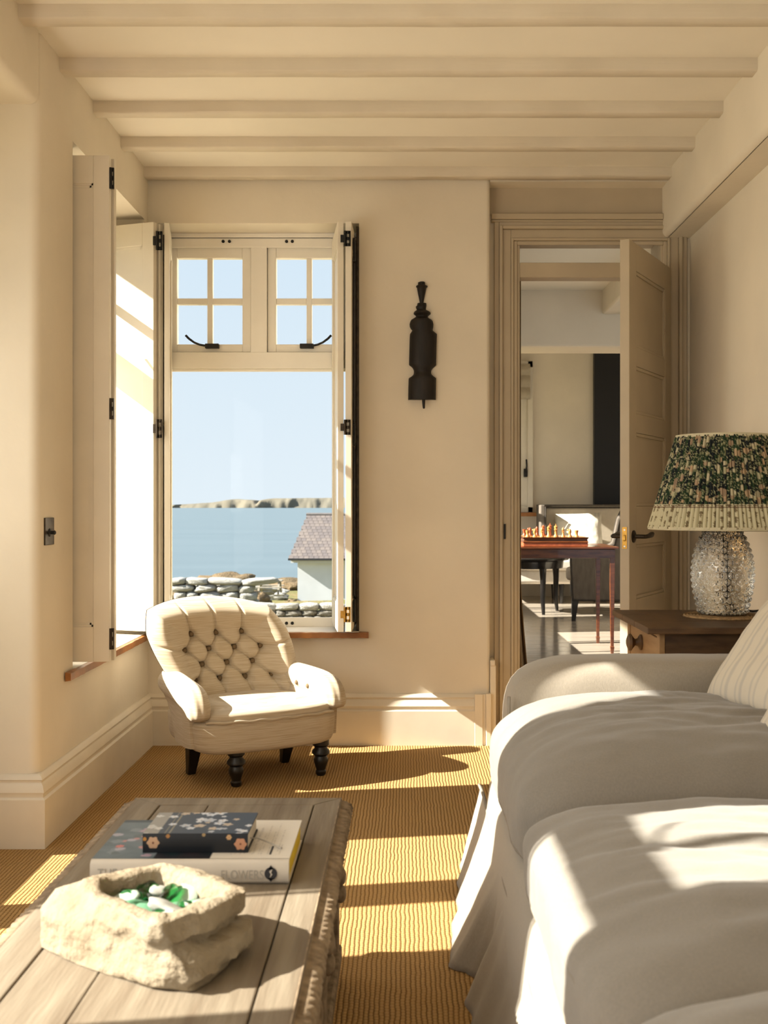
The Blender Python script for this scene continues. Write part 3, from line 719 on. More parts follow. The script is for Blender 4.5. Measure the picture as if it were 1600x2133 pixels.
    # legs: turned in front, square behind
    turned = [(.034,.15),(.034,.125),(.026,.118),(.026,.112),(.036,.100),(.036,.090),(.024,.080),(.030,.066),(.027,.052),(.021,.035),(.018,.024),(.022,.018),(.020,.006),(.014,0)]
    for x in (-.13, .235):
        MB().lathe(turned, 20, (x,-.165,0)).build('leg', M['legwood'], t, smooth=40)
    for x in (-.215, .20):
        MB().loft([[(x+a*.016, .10+b*.016+.02, 0) for a, b in ((-1,-1),(1,-1),(1,1),(-1,1))], [(x+a*.030, .075+b*.03, .15) for a, b in ((-1,-1),(1,-1),(1,1),(-1,1))]]).build('leg', M['legwood'], t, bevel=.003)
armchair()

# ------------------------------------------------------------------ sofa
def sofa():
    t = thing('sofa', (.70, 1.9, 0), 0, label='long slipcovered linen sofa with crowned seat cushions', cat='sofa')
    W = True
    wr = lambda x, y, z, s, a: a*fr(x, y, z, s, 4)
    # body
    def fb(q, p):
        k = max(0, min(1, (.36-p.z)/.36))
        if q.x < 0: p.x -= .05*k*(-q.x)
        p.x += wr(p.x, p.y, p.z, 4, .004); return p
    MB().soft((.755, 1.75, .17), (.52, 1.60, .185), 34, 14, fb).build('body', M['linen'], t, smooth=179, world_=W)
    # gathered skirt along the front: corner pleat and folds
    def sk(u, v):
        y = .2 + 3.2*u; z = .245*(1-v)
        k = v
        ks = [(.2,.16),(1.2,.15),(1.8,.17),(2.0,.14),(2.2,.16),(2.38,.145),(2.46,.135),(2.52,.180),(2.58,.178),(2.625,.150),(2.655,.110),(2.72,.108),(2.80,.126),(2.88,.120),(3.0,.142),(3.15,.150),(3.38,.172),(3.5,.175)]
        xb = .16
        for (a, b_), (c, d_) in zip(ks, ks[1:]):
            if a <= y <= c: w_ = (y-a)/(c-a); w_ = w_*w_*(3-2*w_); xb = b_+(d_-b_)*w_
        x = .232 + (xb-.232)*k**1.15 - .004*k*math.sin(y*41) + wr(0, y, z, 9, .003)
        return (x, y, z)
    s_ = MB(); s_.grid(220, 14, sk)
    o = s_.build('skirt', M['linen'], t, smooth=179, world_=W)
    m = o.modifiers.new('th', 'SOLIDIFY'); m.thickness = .006; m.offset = 1
    MB().tube([(.226 + .003*math.sin(i*.7), .2+3.2*i/60, .248+.003*math.sin(i*1.1)) for i in range(61)], .005, 6).build('piping', M['linen_pipe'], o, smooth=179, world_=W)
    # seat cushions
    for k, (y0, y1, crown, zt, sd) in enumerate(((2.275, 3.17, .150, .455, 1.0), (1.375, 2.285, .085, .452, 5.0), (.47, 1.385, .11, .452, 9.0))):
        cy, hy_ = (y0+y1)/2, (y1-y0)/2 + .006; x0, x1 = .228, 1.10; cx_, hx_ = (x0+x1)/2, (x1-x0)/2
        zc, hz = (.352+zt)/2, (zt-.352)/2
        def fc(q, p, cy=cy, crown=crown, sd=sd):
            w = max(0, 1-abs(q.x)**3.4)*max(0, 1-abs(q.y)**4.6)
            if q.z > 0: p.z += crown*(w**.55)*min(1, q.z*1.2)
            else: p.z -= .0
            e = (1-abs(q.z)**2)*max(abs(q.x), abs(q.y))
            p.x += wr(p.x, p.y, p.z+sd, 6, .006)*(1-.5*w); p.z += wr(p.x*.8, p.y*2.4, sd, 5, .013)*(.3+.7*w) + .0045*math.sin(p.y*38+p.x*9+4*fr(p.x,p.y,sd,3))*min(1, w*2)*max(0, .35+1.2*fr(p.x,p.y,sd,2.2))
            pinch = math.exp(-((1-abs(q.x))/.16)**2 - ((1-abs(q.y))/.16)**2); p.z -= .02*pinch
            return p
        c = MB().soft((cx_, cy, zc), (hx_, hy_, hz), 64, 9, fc).build('seat_cushion', M['seatlinen'], t, smooth=179, world_=W)
        for zz in (zt-.012, .362):
            pts = []
            for i in range(80):
                a = 2*PI*i/80; ca, sa = math.cos(a), math.sin(a); r = (abs(ca)**9+abs(sa)**9)**(-1/9.0)
                x = cx_+ca*r*hx_*.985; y = cy+sa*r*hy_*.992
                pts.append((x + wr(x, y, zz+sd, 6, .006), y, zz + wr(x, y*2.2, sd, 5, .006)*.4))
            MB().tube(pts, .0055, 6, closed=True).build('piping', M['linen_pipe'], c, smooth=179, world_=W)
    # arms
    for k, (y0, y1) in enumerate(((3.135, 3.385), (.22, .47))):
        cy = (y0+y1)/2
        def fa(q, p, sd=k*7.0):
            if q.z > 0: p.z -= .05*max(0, -q.x-.55)**1.2 + .012*(q.y**2)
            k_ = max(0, (.30-p.z)/.30)
            if q.x < 0: p.x -= .04*k_
            p.y += wr(p.x*.6, p.z, sd, 4, .006); p.z += wr(p.x, p.y, sd, 3, .006); return p
        a = MB().soft((.75, cy, .325), (.465, (y1-y0)/2, .335), 26, 6.5, fa).build('arm', M['linen'], t, smooth=179, world_=W)
        pts = [(.290 - .04*max(0,(.30-z)/.30), y0+.006, z) for z in [.02+.54*i/20 for i in range(21)]]
        MB().tube(pts, .005, 6).build('piping', M['linen_pipe'], a, smooth=179, world_=W)
    def fk(q, p):
        p.x += .10*max(0, q.z)*.4; return p
    MB().soft((1.18, 1.80, .44), (.095, 1.55, .43), 14, 8, fk).build('backrest', M['linen'], t, smooth=179, world_=W)
sofa()
def pillow(name, c, n, up, hw, hh, th, label, stripes=None, mat_='stripe', base=(.72,.64,.50)):
    n = Vector(n).normalized(); up = Vector(up); up = (up - n*up.dot(n)).normalized(); rt = up.cross(n)
    m = MB(); N = 56; cols = []
    def f(sg):
        def g(u, v):
            a, b = -1+2*u, -1+2*v
            k = max(0, (1-abs(a)**3.2)*(1-abs(b)**3.2))**.5
            sh = 1-.05*(1-abs(b)**2)*abs(a)**6; sv = 1-.05*(1-abs(a)**2)*abs(b)**6
            p = rt*(a*hw*sh) + up*(b*hh*sv) + n*(sg*th*k*(1+.12*fr(a*1.2, b*1.2, hw*30+sg, 1.5)))
            s = abs(math.sin(a*7.5)) if stripes else 0
            st_ = 0
            if stripes:
                for (pos, w) in stripes:
                    if abs(a-pos) < w: st_ = 1
            c_ = (base[0]*.80, base[1]*.82, base[2]*.87) if st_ else base
            cols.append(c_); return p
        return g
    m.grid(N, N, f(1)); m.grid(N, N, f(-1))
    q = Matrix.Identity(3).to_quaternion()
    t = m.build(name, M[mat_] , None, smooth=179, col=cols if mat_ == 'stripe' else None)
    t.location = c; return tag(t, label, 'pillow', 'scatter pillows on the sofa')
STR = [(x+d_, .010) for x in (-.72,-.36,0,.36,.72) for d_ in (-.07,-.02,.03,.08)]
pillow('scatter_pillow', (.962, 2.865, .725), (-.78,-.11,.61), (.2,.05,.264), .21, .19, .055, 'cream pillow with grey ticking stripes against the sofa arm', STR, base=(.60,.53,.42))
pillow('scatter_pillow', (.945, 2.42, .69), (-.78,-.11,.61), (.2,.05,.264), .21, .19, .055, 'cream striped pillow at the edge of view, nearer than the large one', STR, base=(.60,.53,.42))

# ------------------------------------------------------------------ coffee table
TZ = .41
def coffee():
    t = thing('coffee_table', (-.385, 2.05, 0), 0, label='weathered carved wooden coffee table holding books and stone bowl', cat='table')
    X0, X1, Y0, Y1 = -.635, -.150, 1.26, 2.632; W = True
    z0, z1 = TZ-.032, TZ
    def board(x0, x1, y0, y1, nm='plank', dz=0):
        MB().box(x0+.0012, x1-.0012, y0+.0012, y1-.0012, z0, z1+dz).build(nm, M['mapwood'], t, bevel=.0022, world_=W)
    fw = .060
    MB().prism([(X1-fw+.001, Y0+fw), (X1, Y0), (X1, Y1), (X1-fw+.001, Y1-.060)], z0, z1).build('frame_board', M['mapwood'], t, bevel=.002, world_=W)
    MB().prism([(X0, Y0), (X0+.07, Y0+fw), (X0+.07, Y1-.060), (X0, Y1)], z0, z1).build('frame_board', M['mapwood'], t, bevel=.002, world_=W)
    MB().prism([(X0+.072, Y1-.059), (X1-fw-.001, Y1-.059), (X1-.002, Y1), (X0+.002, Y1)], z0, z1).build('frame_board', M['mapwood'], t, bevel=.002, world_=W)
    MB().prism([(X0+.002, Y0), (X1-.002, Y0), (X1-fw-.001, Y0+fw-.001), (X0+.072, Y0+fw-.001)], z0, z1).build('frame_board', M['mapwood'], t, bevel=.002, world_=W)
    xs = [X0+.0715, -.452, X1-fw-.0005]
    for i, (a, b) in enumerate(zip(xs, xs[1:])):
        board(a, b, Y0+fw, Y1-.0605, dz=(-.001, .0)[i])
    # moulded and carved edge round the top
    for (ax, a0, a1, fx_) in (('y', Y0, Y1, 1), ('y', Y0, Y1, -1), ('x', X0, X1, 1), ('x', X0, X1, -1)):
        m = MB(); n = int((a1-a0)/.0045)
        def g(u, v):
            s = a0 + (a1-a0)*u; rope = .0045*math.sin(s*PI/.011 + v*3.0) + .002*fr(s, v, 1, 40)
            pr = [(0,-.002),(.010,.0005),(.013,-.006),(.017,-.007),(.030,-.010),(.036,-.022),(.030,-.034),(.018,-.040),(0,-.042)]
            k = v*8; i = min(7, int(k)); w = k-i; o = pr[i][0]*(1-w)+pr[i+1][0]*w; z = pr[i][1]*(1-w)+pr[i+1][1]*w
            if .45 < v < .9: o += rope
            if ax == 'y': return ((X1 if fx_ > 0 else X0) + fx_*(o-.012), s, z1+z)
            return (s, (Y1 if fx_ > 0 else Y0) + fx_*(o-.012), z1+z)
        m.grid(n, 16, g); m.build('carved_edge', M['carve'], t, smooth=60, world_=W)
    # carved body
    bx0, bx1, by0, by1 = X0+.02, X1-.008, Y0+.02, Y1-.02
    MB().box(bx0+.01, bx1-.012, by0+.01, by1-.01, .06, z0).build('carcase', M['carve'], t, world_=W)
    def relief(name, p0, p1, za, zb, nrm, seed, amp=.012):
        L = (Vector(p1)-Vector(p0)).length; nu, nv = int(L/.006), int((zb-za)/.006); m = MB(); d_ = (Vector(p1)-Vector(p0)).normalized()
        def g(u, v):
            s = u*L; z = za+(zb-za)*v; edge = min(1, min(u, 1-u)*L/.012, min(v, 1-v)*(zb-za)/.012)
            w = abs(math.sin(s*26+2.5*math.sin(z*28+seed))*math.cos(z*30+1.6*math.sin(s*19+seed)))
            h = amp*(w**.7)*edge + .004*edge + .002*fr(s, z, seed, 30)
            p = Vector(p0) + d_*s + Vector((nrm[0], nrm[1]))*h
            return (p.x, p.y, z)
        m.grid(nu, nv, g); m.build(name, M['carve'], t, smooth=60, world_=W)
    # panels between stiles on the long visible side
    for k, (a, b) in enumerate(((by0+.06, by0+.40), (by0+.50, by0+.84), (by0+.93, by1-.06))):
        relief('carved_panel', (bx1-.012, a), (bx1-.012, b), .10, .30, (1,0), k*3.7)
    for k in range(2):
        relief('carved_panel', (bx0+.05+k*.20, by1-.012), (bx0+.22+k*.20, by1-.012), .10, .30, (0,1), k*2.1)
    relief('carved_frieze', (bx1-.012, by0), (bx1-.012, by1), .315, z0-.004, (1,0), 9.0, .008)
    for yy in (by0, by0+.45, by0+.885, by1-.05):
        MB().box(bx1-.014, bx1+.004, yy, yy+.05, .05, .31).build('stile', M['carve'], t, bevel=.004, world_=W)
        m = MB()
        for zz in (.24, .20):
            m.soft((bx1+.006, yy+.025, zz), (.015,.022,.020), 6, 2.4)
        m.build('rosette', M['carve'], t, smooth=60, world_=W)
    MB().box(bx1-.012, bx1+.010, by0, by1, .04, .075).build('plinth_moulding', M['carve'], t, bevel=.006, world_=W)
    for x in (bx0+.03, bx1-.03):
        for y in (by0+.03, by1-.03):
            MB().lathe([(.022,0),(.034,.012),(.034,.035),(.022,.045),(.022,.07)], 14, (x,y,0)).build('foot', M['carve'], t, smooth=40, world_=W)
coffee()

# ------------------------------------------------------------------ books
def books():
    # large book lying with its spine towards the viewer
    bx0, bx1, by0, by1, bz0, bz1 = -.572, -.212, 2.03, 2.29, TZ+.0, TZ+.044
    t = thing('large_book', ((bx0+bx1)/2, (by0+by1)/2, bz0), math.radians(0), label='large white flower book with yellow page edges lying on the table', cat='book')
    nu, nv = 150, 100; cols = []; m = MB()
    fl = []
    rnd = random.Random(3)
    for k in range(26):
        fl.append((rnd.uniform(.02,.30), rnd.uniform(.05,.75), rnd.uniform(.012,.035), rnd.choice([(.30,.22,.27),(.10,.11,.13),(.28,.27,.31),(.14,.17,.19),(.34,.17,.17),(.07,.09,.10)])))
    def col(u, v):
        if u < .60 and not (u > .60-.001):
            if u < .31:
                g = .5+.5*fr(u*4, v*4, 0, 1.6); c = (.055+.055*g, .08+.062*g, .098+.064*g)
                for (a, b, r, cc) in fl:
                    if ((u-a)/1.0)**2 + ((v-b)*.75)**2 < (r*(1+.35*fr(u*40, v*40, a*9, 1)))**2: c = cc
                if v > .93: c = (.03,.045,.06)
                if (u-.09)**2+((v-.30)*.7)**2 < .0005: c = (.42,.14,.13)
                return c
            return (.012+.01*fr(u*9,v*9,2,1), .014, .018)
        x = (u-.60)/.40; c = (.62,.57,.49)
        if .06 < v < .94 and .18 < x < .85:
            row = int(x*26); ln = .25+.6*((row*37 % 11)/11)
            if row % 3 != 2 and (x*26) % 1 < .45 and .10 < v < .10+ln and fr(u*400, v*150, row, 1, 2) > -.05: c = (.44,.40,.35)
        return c
    for j in range(nv+1):
        for i in range(nu+1): cols.append(col(i/nu, j/nv))
    m.grid(nu, nv, lambda u, v: (bx0+(bx1-bx0)*u, by0+.010+(by1-by0-.010)*v, bz1))
    cov = m.build('cover', M['print'], t, col=cols, world_=True)
    # wrapped spine: rounded
    sp = [(by0+.010, bz1), (by0+.004, bz1-.002), (by0, bz1-.007), (by0-.002, (bz0+bz1)/2), (by0, bz0+.007), (by0+.004, bz0+.002), (by0+.010, bz0)]
    MB().loft([[(bx0, a, b) for a, b in sp] + [(bx0, by0+.012, bz0), (bx0, by0+.012, bz1)], [(bx1, a, b) for a, b in sp] + [(bx1, by0+.012, bz0), (bx1, by0+.012, bz1)]]).build('spine', M['paper'], t, smooth=50, world_=True)
    MB().box(bx0, bx1, by0+.008, by1, bz0, bz0+.003).box(bx0, bx1, by0+.010, by1, bz1-.003, bz1-.0005).build('boards', M['paper'], t, world_=True)
    MB().box(bx0+.004, bx1-.003, by0+.010, by1-.005, bz0+.003, bz1-.003).build('pages', M['yellow'], t, world_=True)
    def text(body, x, z, size, m_, nm='spine_lettering'):
        c = bpy.data.curves.new(nm, 'FONT'); c.body = body; c.size = size; c.extrude = .0002; c.space_character = 1.04
        o0 = bpy.data.objects.new('lettering_source', c); scene.collection.objects.link(o0)
        bpy.context.view_layer.update()
        me = bpy.data.meshes.new_from_object(o0.evaluated_get(bpy.context.evaluated_depsgraph_get()))
        bpy.data.objects.remove(o0); me.materials.clear(); me.materials.append(M[m_]); me.name = nm
        o = bpy.data.objects.new(nm, me); scene.collection.objects.link(o); o.parent = t
        inv = XF[t].inverted(); o.location = inv @ Vector((x, by0-.0024, z)); o.rotation_euler = (PI/2, 0, 0); o.scale = (.74, 1, 1)
        return o
    text('THE M', bx0+.014, bz0+.012, .026, 'ink'); text('FLOWERS', bx0+.237, bz0+.011, .0235, 'ink')
    e = MB(); 
    ex, ez = bx0+.328, bz0+.021
    e.loft([[(ex+.0115*math.cos(a), by0-.0022, ez+.0115*math.sin(a)) for a in [2*PI*i/24 for i in range(24)]], [(ex+.0115*math.cos(a), by0-.0028, ez+.0115*math.sin(a)) for a in [2*PI*i/24 for i in range(24)]]])
    e.prism([(ex-.005, ez-.008), (ex, ez-.0155), (ex+.005, ez-.008)], by0-.0028, by0-.0022, axis='y'); e.prism([(ex-.005, ez+.008), (ex+.005, ez+.008), (ex, ez+.0155)], by0-.0028, by0-.0022, axis='y')
    e.build('publisher_mark', M['darkink'], t, world_=True)
    MB().prism([(ex-.003, ez+.004), (ex+.003, ez+.0085), (ex+.0005, ez+.001), (ex+.003, ez-.001), (ex-.002, ez-.008), (ex, ez-.001)], by0-.0032, by0-.0028, axis='y').build('publisher_mark', M['paper'], t, world_=True)
    MB().box(bx1-.040, bx1-.036, by0+.035, by0+.085, bz1, bz1+.0003).build('cover_lettering', M['darkink'], t, world_=True)
    # small dark floral book on top
    sx0, sx1, sy0, sy1, sz0, sz1 = -.487, -.292, 2.075, 2.215, bz1+.0006, bz1+.036
    s = thing('small_book', ((sx0+sx1)/2, (sy0+sy1)/2, sz0), 0, label='small navy book patterned with pale flowers, on top of the large book', cat='book')
    rnd = random.Random(12); blobs = []
    for k in range(34): blobs.append((rnd.uniform(0,1), rnd.uniform(0,1), rnd.uniform(.022,.062), rnd.choice([(.46,.49,.55),(.52,.54,.58),(.36,.39,.44),(.40,.33,.26)])))
    def fcol(u, v, blobs=blobs):
        c = (.030,.042,.062)
        if .20 < u < .215 or .245 < u < .255: c = (.20,.18,.13)
        for (a, b, r, cc) in blobs:
            dx, dy = (u-a), (v-b)*.72; ang = math.atan2(dy, dx); rr = r*(1+.22*math.cos(5*ang+a*9))
            d_ = math.hypot(dx, dy)
            if d_ < rr: c = cc if d_ > rr*.18 else (.45,.28,.12)
        if u < .14: c = tuple(.5*x+.22*y for x, y in zip(c, (1,.93,.8)))
        return c
    nu, nv = 130, 90; cols = [fcol(i/nu, j/nv) for j in range(nv+1) for i in range(nu+1)]
    MB().grid(nu, nv, lambda u, v: (sx0+(sx1-sx0)*u, sy0+(sy1-sy0)*v, sz1)).build('cover', M['print'], s, col=cols, world_=True)
    big = [(.10,.52,.30,(.46,.29,.18)),(.93,.45,.30,(.44,.22,.13)),(.82,.80,.13,(.44,.27,.13)),(.24,.86,.10,(.32,.15,.04)),(.58,.93,.09,(.32,.22,.10)),(.02,.72,.09,(.45,.20,.03))]
    def scol(u, v):
        c = (.008,.010,.014)
        for (a, b, r, cc) in big:
            dx, dy = (u-a)*5.4, (v-b); ang = math.atan2(dy, dx); rr = r*(1+.10*math.cos(6*ang)); d_ = math.hypot(dx, dy)
            if d_ < rr: c = cc if d_ > rr*.2 else (.14,.05,.03)
        return c
    nu, nv = 200, 36; cols = [scol(i/nu, j/nv) for j in range(nv+1) for i in range(nu+1)]
    MB().grid(nu, nv, lambda u, v: (sx0+(sx1-sx0)*u, sy0-.002*math.sin(v*PI), sz0+(sz1-sz0)*v)).build('spine', M['spine'], s, col=cols, smooth=60, world_=True)
    MB().box(sx0, sx1, sy0+.0005, sy1, sz0, sz0+.003).box(sx0, sx1, sy0+.0005, sy1, sz1-.003, sz1-.0003).build('boards', M['darkink'], s, world_=True)
    MB().box(sx0+.003, sx1-.003, sy0+.002, sy1-.003, sz0+.003, sz1-.003).build('pages', M['paper'], s, world_=True)
    MB().tube([(sx1-.004, sy0+.05, sz0+.012), (sx1+.012, sy0+.048, sz0+.012), (sx1+.03, sy0+.040, sz0+.008), (sx1+.05, sy0+.028, sz0+.0035), (sx1+.060, sy0+.020, sz0+.002)], [.0012,.0012,.0012,.0014,.002], 6).build('ribbon_marker', M['ink'], s, world_=True)
books()

# ------------------------------------------------------------------ stone bowl and sea glass
def bowl():
    # plan corners (world x, y), rim and foot
    RIM = [(-.500,1.738),(-.515,1.785),(-.470,1.828),(-.400,1.860),(-.330,1.826),(-.247,1.735),(-.262,1.700),(-.345,1.580),(-.372,1.590),(-.455,1.680)]
    FOOT = [(-.566,1.742),(-.575,1.806),(-.50,1.845),(-.40,1.852),(-.32,1.812),(-.262,1.735),(-.268,1.655),(-.300,1.585),(-.372,1.600),(-.492,1.678)]
    CAV = [(-.474,1.738),(-.482,1.774),(-.450,1.800),(-.400,1.832),(-.345,1.796),(-.280,1.736),(-.290,1.710),(-.346,1.622),(-.370,1.625),(-.435,1.698)]
    def dense(poly, n=144):
        P_ = [Vector(p) for p in poly]; L = []; 
        for i in range(len(P_)):
            a, b, c, d_ = P_[i-1], P_[i], P_[(i+1) % len(P_)], P_[(i+2) % len(P_)]
            for k in range(n//len(P_)):
                u = k/(n//len(P_)); u2 = u
                s = .35
                m1, m2 = (c-a)*s*.5, (d_-b)*s*.5
                h00 = 2*u**3-3*u**2+1; h10 = u**3-2*u**2+u; h01 = -2*u**3+3*u**2; h11 = u**3-u**2
                L.append(b*h00+m1*h10+c*h01+m2*h11)
        return L
    R_, F_, C_ = dense(RIM), dense(FOOT), dense(CAV); n = len(R_); H = .094
    c0 = Vector((-.39, 1.72)); t = thing('stone_bowl', (c0.x, c0.y, TZ), 0, label='rough pale stone mortar bowl filled with sea glass', cat='bowl')
    rings = []
    def ring(f, zf, amp):
        out = []
        for i in range(n):
            p = f(i); z = zf(i); k = fr(p.x*1.0, p.y*1.0, z*1.0+3, 16)*amp; dirv = (p-c0).normalized()
            out.append((p.x+dirv.x*k, p.y+dirv.y*k, z + (fr(p.x, p.y, 7, 22)*amp*.8 if z > .01 else 0)))
        return out
    def rimz(i):
        p = R_[i]; return TZ + H + .006*fr(p.x, p.y, 1, 9) + .004*max(0, (1.66-p.y)/.09)
    # right flank is hollowed below the rim (a broken step)
    def outer(v):
        def f(i):
            wl = max(0, min(1, (-.44-F_[i].x)/.08)); k_ = max(0, min(1, (v-.50)/.5)); k_ = k_*k_*(3-2*k_)
            b = F_[i].lerp(R_[i], v*(1-wl)+k_*wl)
            if v < .70 and v > .15:
                p = b; wgt = max(0, min(1, (p.x+.36)/.06))*max(0, min(1, (1.78-p.y)/.05)); p = p + (p-c0).normalized()*(.018*wgt if v < .5 else -.012*wgt)
                return p
            return b + (b-c0).normalized()*.005*math.sin(v*PI)
        return f
    rings.append(ring(lambda i: c0.lerp(F_[i], .05), lambda i: TZ+.001, 0))
    for v in (0, .04, .10, .18, .27, .36, .45, .52, .58, .64, .70, .77, .84, .90, .95):
        rings.append(ring(outer(v), lambda i, v=v: TZ+.0015+(rimz(i)-TZ)*v, .010 if v else .003))
    rings.append(ring(lambda i: R_[i].lerp(c0, .006), lambda i: rimz(i)-.001, .004))
    for v in (.3, .6, .9): rings.append(ring(lambda i, v=v: R_[i].lerp(C_[i], v), lambda i, v=v: rimz(i)+.0015, .003))
    for v in (.05, .3, .6, .9): rings.append(ring(lambda i, v=v: C_[i].lerp(c0, .02+.12*v), lambda i, v=v: rimz(i)-.074*v, .004))
    rings.append(ring(lambda i: c0.lerp(C_[i], .1), lambda i: TZ+.020, 0))
    MB().loft(rings).build('vessel', M['stone'], t, smooth=70, world_=True)
    # sea glass
    rnd = random.Random(5); kinds = ['gl_green','gl_white','gl_pale','gl_teal','gl_white','gl_green','gl_pale','gl_teal','gl_white','gl_green','gl_white','gl_teal']
    looks = {'gl_green':'bright green translucent','gl_white':'frosted white','gl_pale':'pale frosted','gl_teal':'frosted green'}
    spots = [(-.405,1.775,0,.036),(-.380,1.795,1,.034),(-.352,1.768,2,.042),(-.420,1.742,3,.034),(-.392,1.745,0,.038),(-.360,1.738,4,.036),(-.338,1.728,8,.032),(-.368,1.712,1,.040),(-.398,1.715,5,.030),(-.350,1.692,8,.042),(-.376,1.680,1,.036),(-.325,1.745,2,.030),(-.345,1.715,7,.026),(-.365,1.660,4,.028),(-.320,1.718,3,.026),(-.385,1.765,9,.034),(-.440,1.758,2,.026),(-.425,1.775,9,.030),(-.410,1.722,3,.030),(-.352,1.668,0,.028),(-.330,1.700,5,.026),(-.385,1.700,7,.030)]
    pcs = []
    for k, (x, y, ki, r) in enumerate(spots):
        km = kinds[ki]; m = MB(); sd = k*3.3
        m.soft((0,0,0), (r, r*rnd.uniform(.55,.8), r*rnd.uniform(.22,.34)), 8, 2.6, lambda q, p: p*(1+.28*fr(q.x, q.y, q.z+sd, 1.1, 2)))
        o = m.build('sea_glass_piece', M[km], None, smooth=60)
        o.location = (x, y, TZ+.053+.012*rnd.random()+(.010 if k > 8 else 0)); o.rotation_euler = (rnd.uniform(-.5,.5), rnd.uniform(-.5,.5), rnd.uniform(0,6))
        pcs.append((km, x/y, o))
    ordn = ['leftmost','second from the left','third from the left','fourth from the left','fifth from the left','sixth from the left','seventh from the left','eighth from the left']
    for km in looks:
        row = sorted([q for q in pcs if q[0] == km], key=lambda q: q[1])
        for n_, (_, _, o) in enumerate(row):
            w_ = ordn[n_] if n_ < len(row)-1 else 'rightmost'
            tag(o, looks[km]+' sea glass, '+w_+' of its colour in the stone bowl', 'sea glass', 'sea glass pieces in the stone bowl')
bowl()

# ------------------------------------------------------------------ bedside table, mat, lamp
STZ = .724
def side_table():
    t = thing('side_table', (1.02, 3.70, 0), 0, label='dark old pine side table with a drawer behind the sofa arm', cat='table'); W = True
    def ft(q, p): return p
    MB().box(.735, 1.318, 3.405, 3.60, STZ-.020, STZ).box(.735, 1.318, 3.6015, 3.80, STZ-.020, STZ).box(.735, 1.318, 3.8015, 3.985, STZ-.020, STZ).build('top', M['oldpine'], t, bevel=.003, world_=W)
    b = MB(); b.box(.80, 1.30, 3.455, 3.475, .48, STZ-.02); b.box(.80, 1.30, 3.925, 3.945, .48, STZ-.02); b.box(1.285, 1.30, 3.475, 3.925, .48, STZ-.02); b.box(.80,1.285,3.475,3.925,.48,.495)
    b.build('carcase', M['oldpine'], t, bevel=.002, world_=W)
    f = MB(); f.box(.782,.80,3.452,3.487,.47,STZ-.02); f.box(.782,.80,3.913,3.948,.47,STZ-.02); f.box(.782,.80,3.487,3.913,STZ-.036,STZ-.02); f.box(.782,.80,3.487,3.913,.47,.495)
    f.build('drawer_frame', M['palepine'], t, bevel=.002, world_=W)
    dr_ = MB().box(.786,.802,3.490,3.910,.498,STZ-.042).build('drawer', M['palepine'], t, bevel=.003, world_=W)
    MB().lathe([(.026,0),(.026,-.006),(.013,-.014),(.011,-.022),(.020,-.030),(.029,-.036),(.027,-.044),(.012,-.050)], 24, (.786, 3.73, .640), axis='x').build('knob', M['oldpine'], dr_, smooth=50, world_=W)
    for x in (.80, 1.285):
        for y in (3.475, 3.925):
            MB().loft([[(x+a*.012, y+b_*.012, 0) for a, b_ in ((-1,-1),(1,-1),(1,1),(-1,1))], [(x+a*.018, y+b_*.018, .48) for a, b_ in ((-1,-1),(1,-1),(1,1),(-1,1))]]).build('leg', M['oldpine'], t, bevel=.002, world_=W)
side_table()
LX, LY = 1.060, 3.745
m = MB()
def fm(u, v):
    r = .132*v; a = 2*PI*u; return (r*math.cos(a), r*math.sin(a), .005 + .0018*math.sin(v*75) + .001*math.sin(a*60+v*30) - (.004 if v > .97 else 0))
m.grid(120, 60, fm, cu=True); m.lathe([(.131,.0005),(.133,.003)], 60, cap=False)
o = m.build('table_mat', M['mat'], None, smooth=60, label='round woven straw mat under the lamp', cat='mat'); o.location = (LX, LY, STZ)

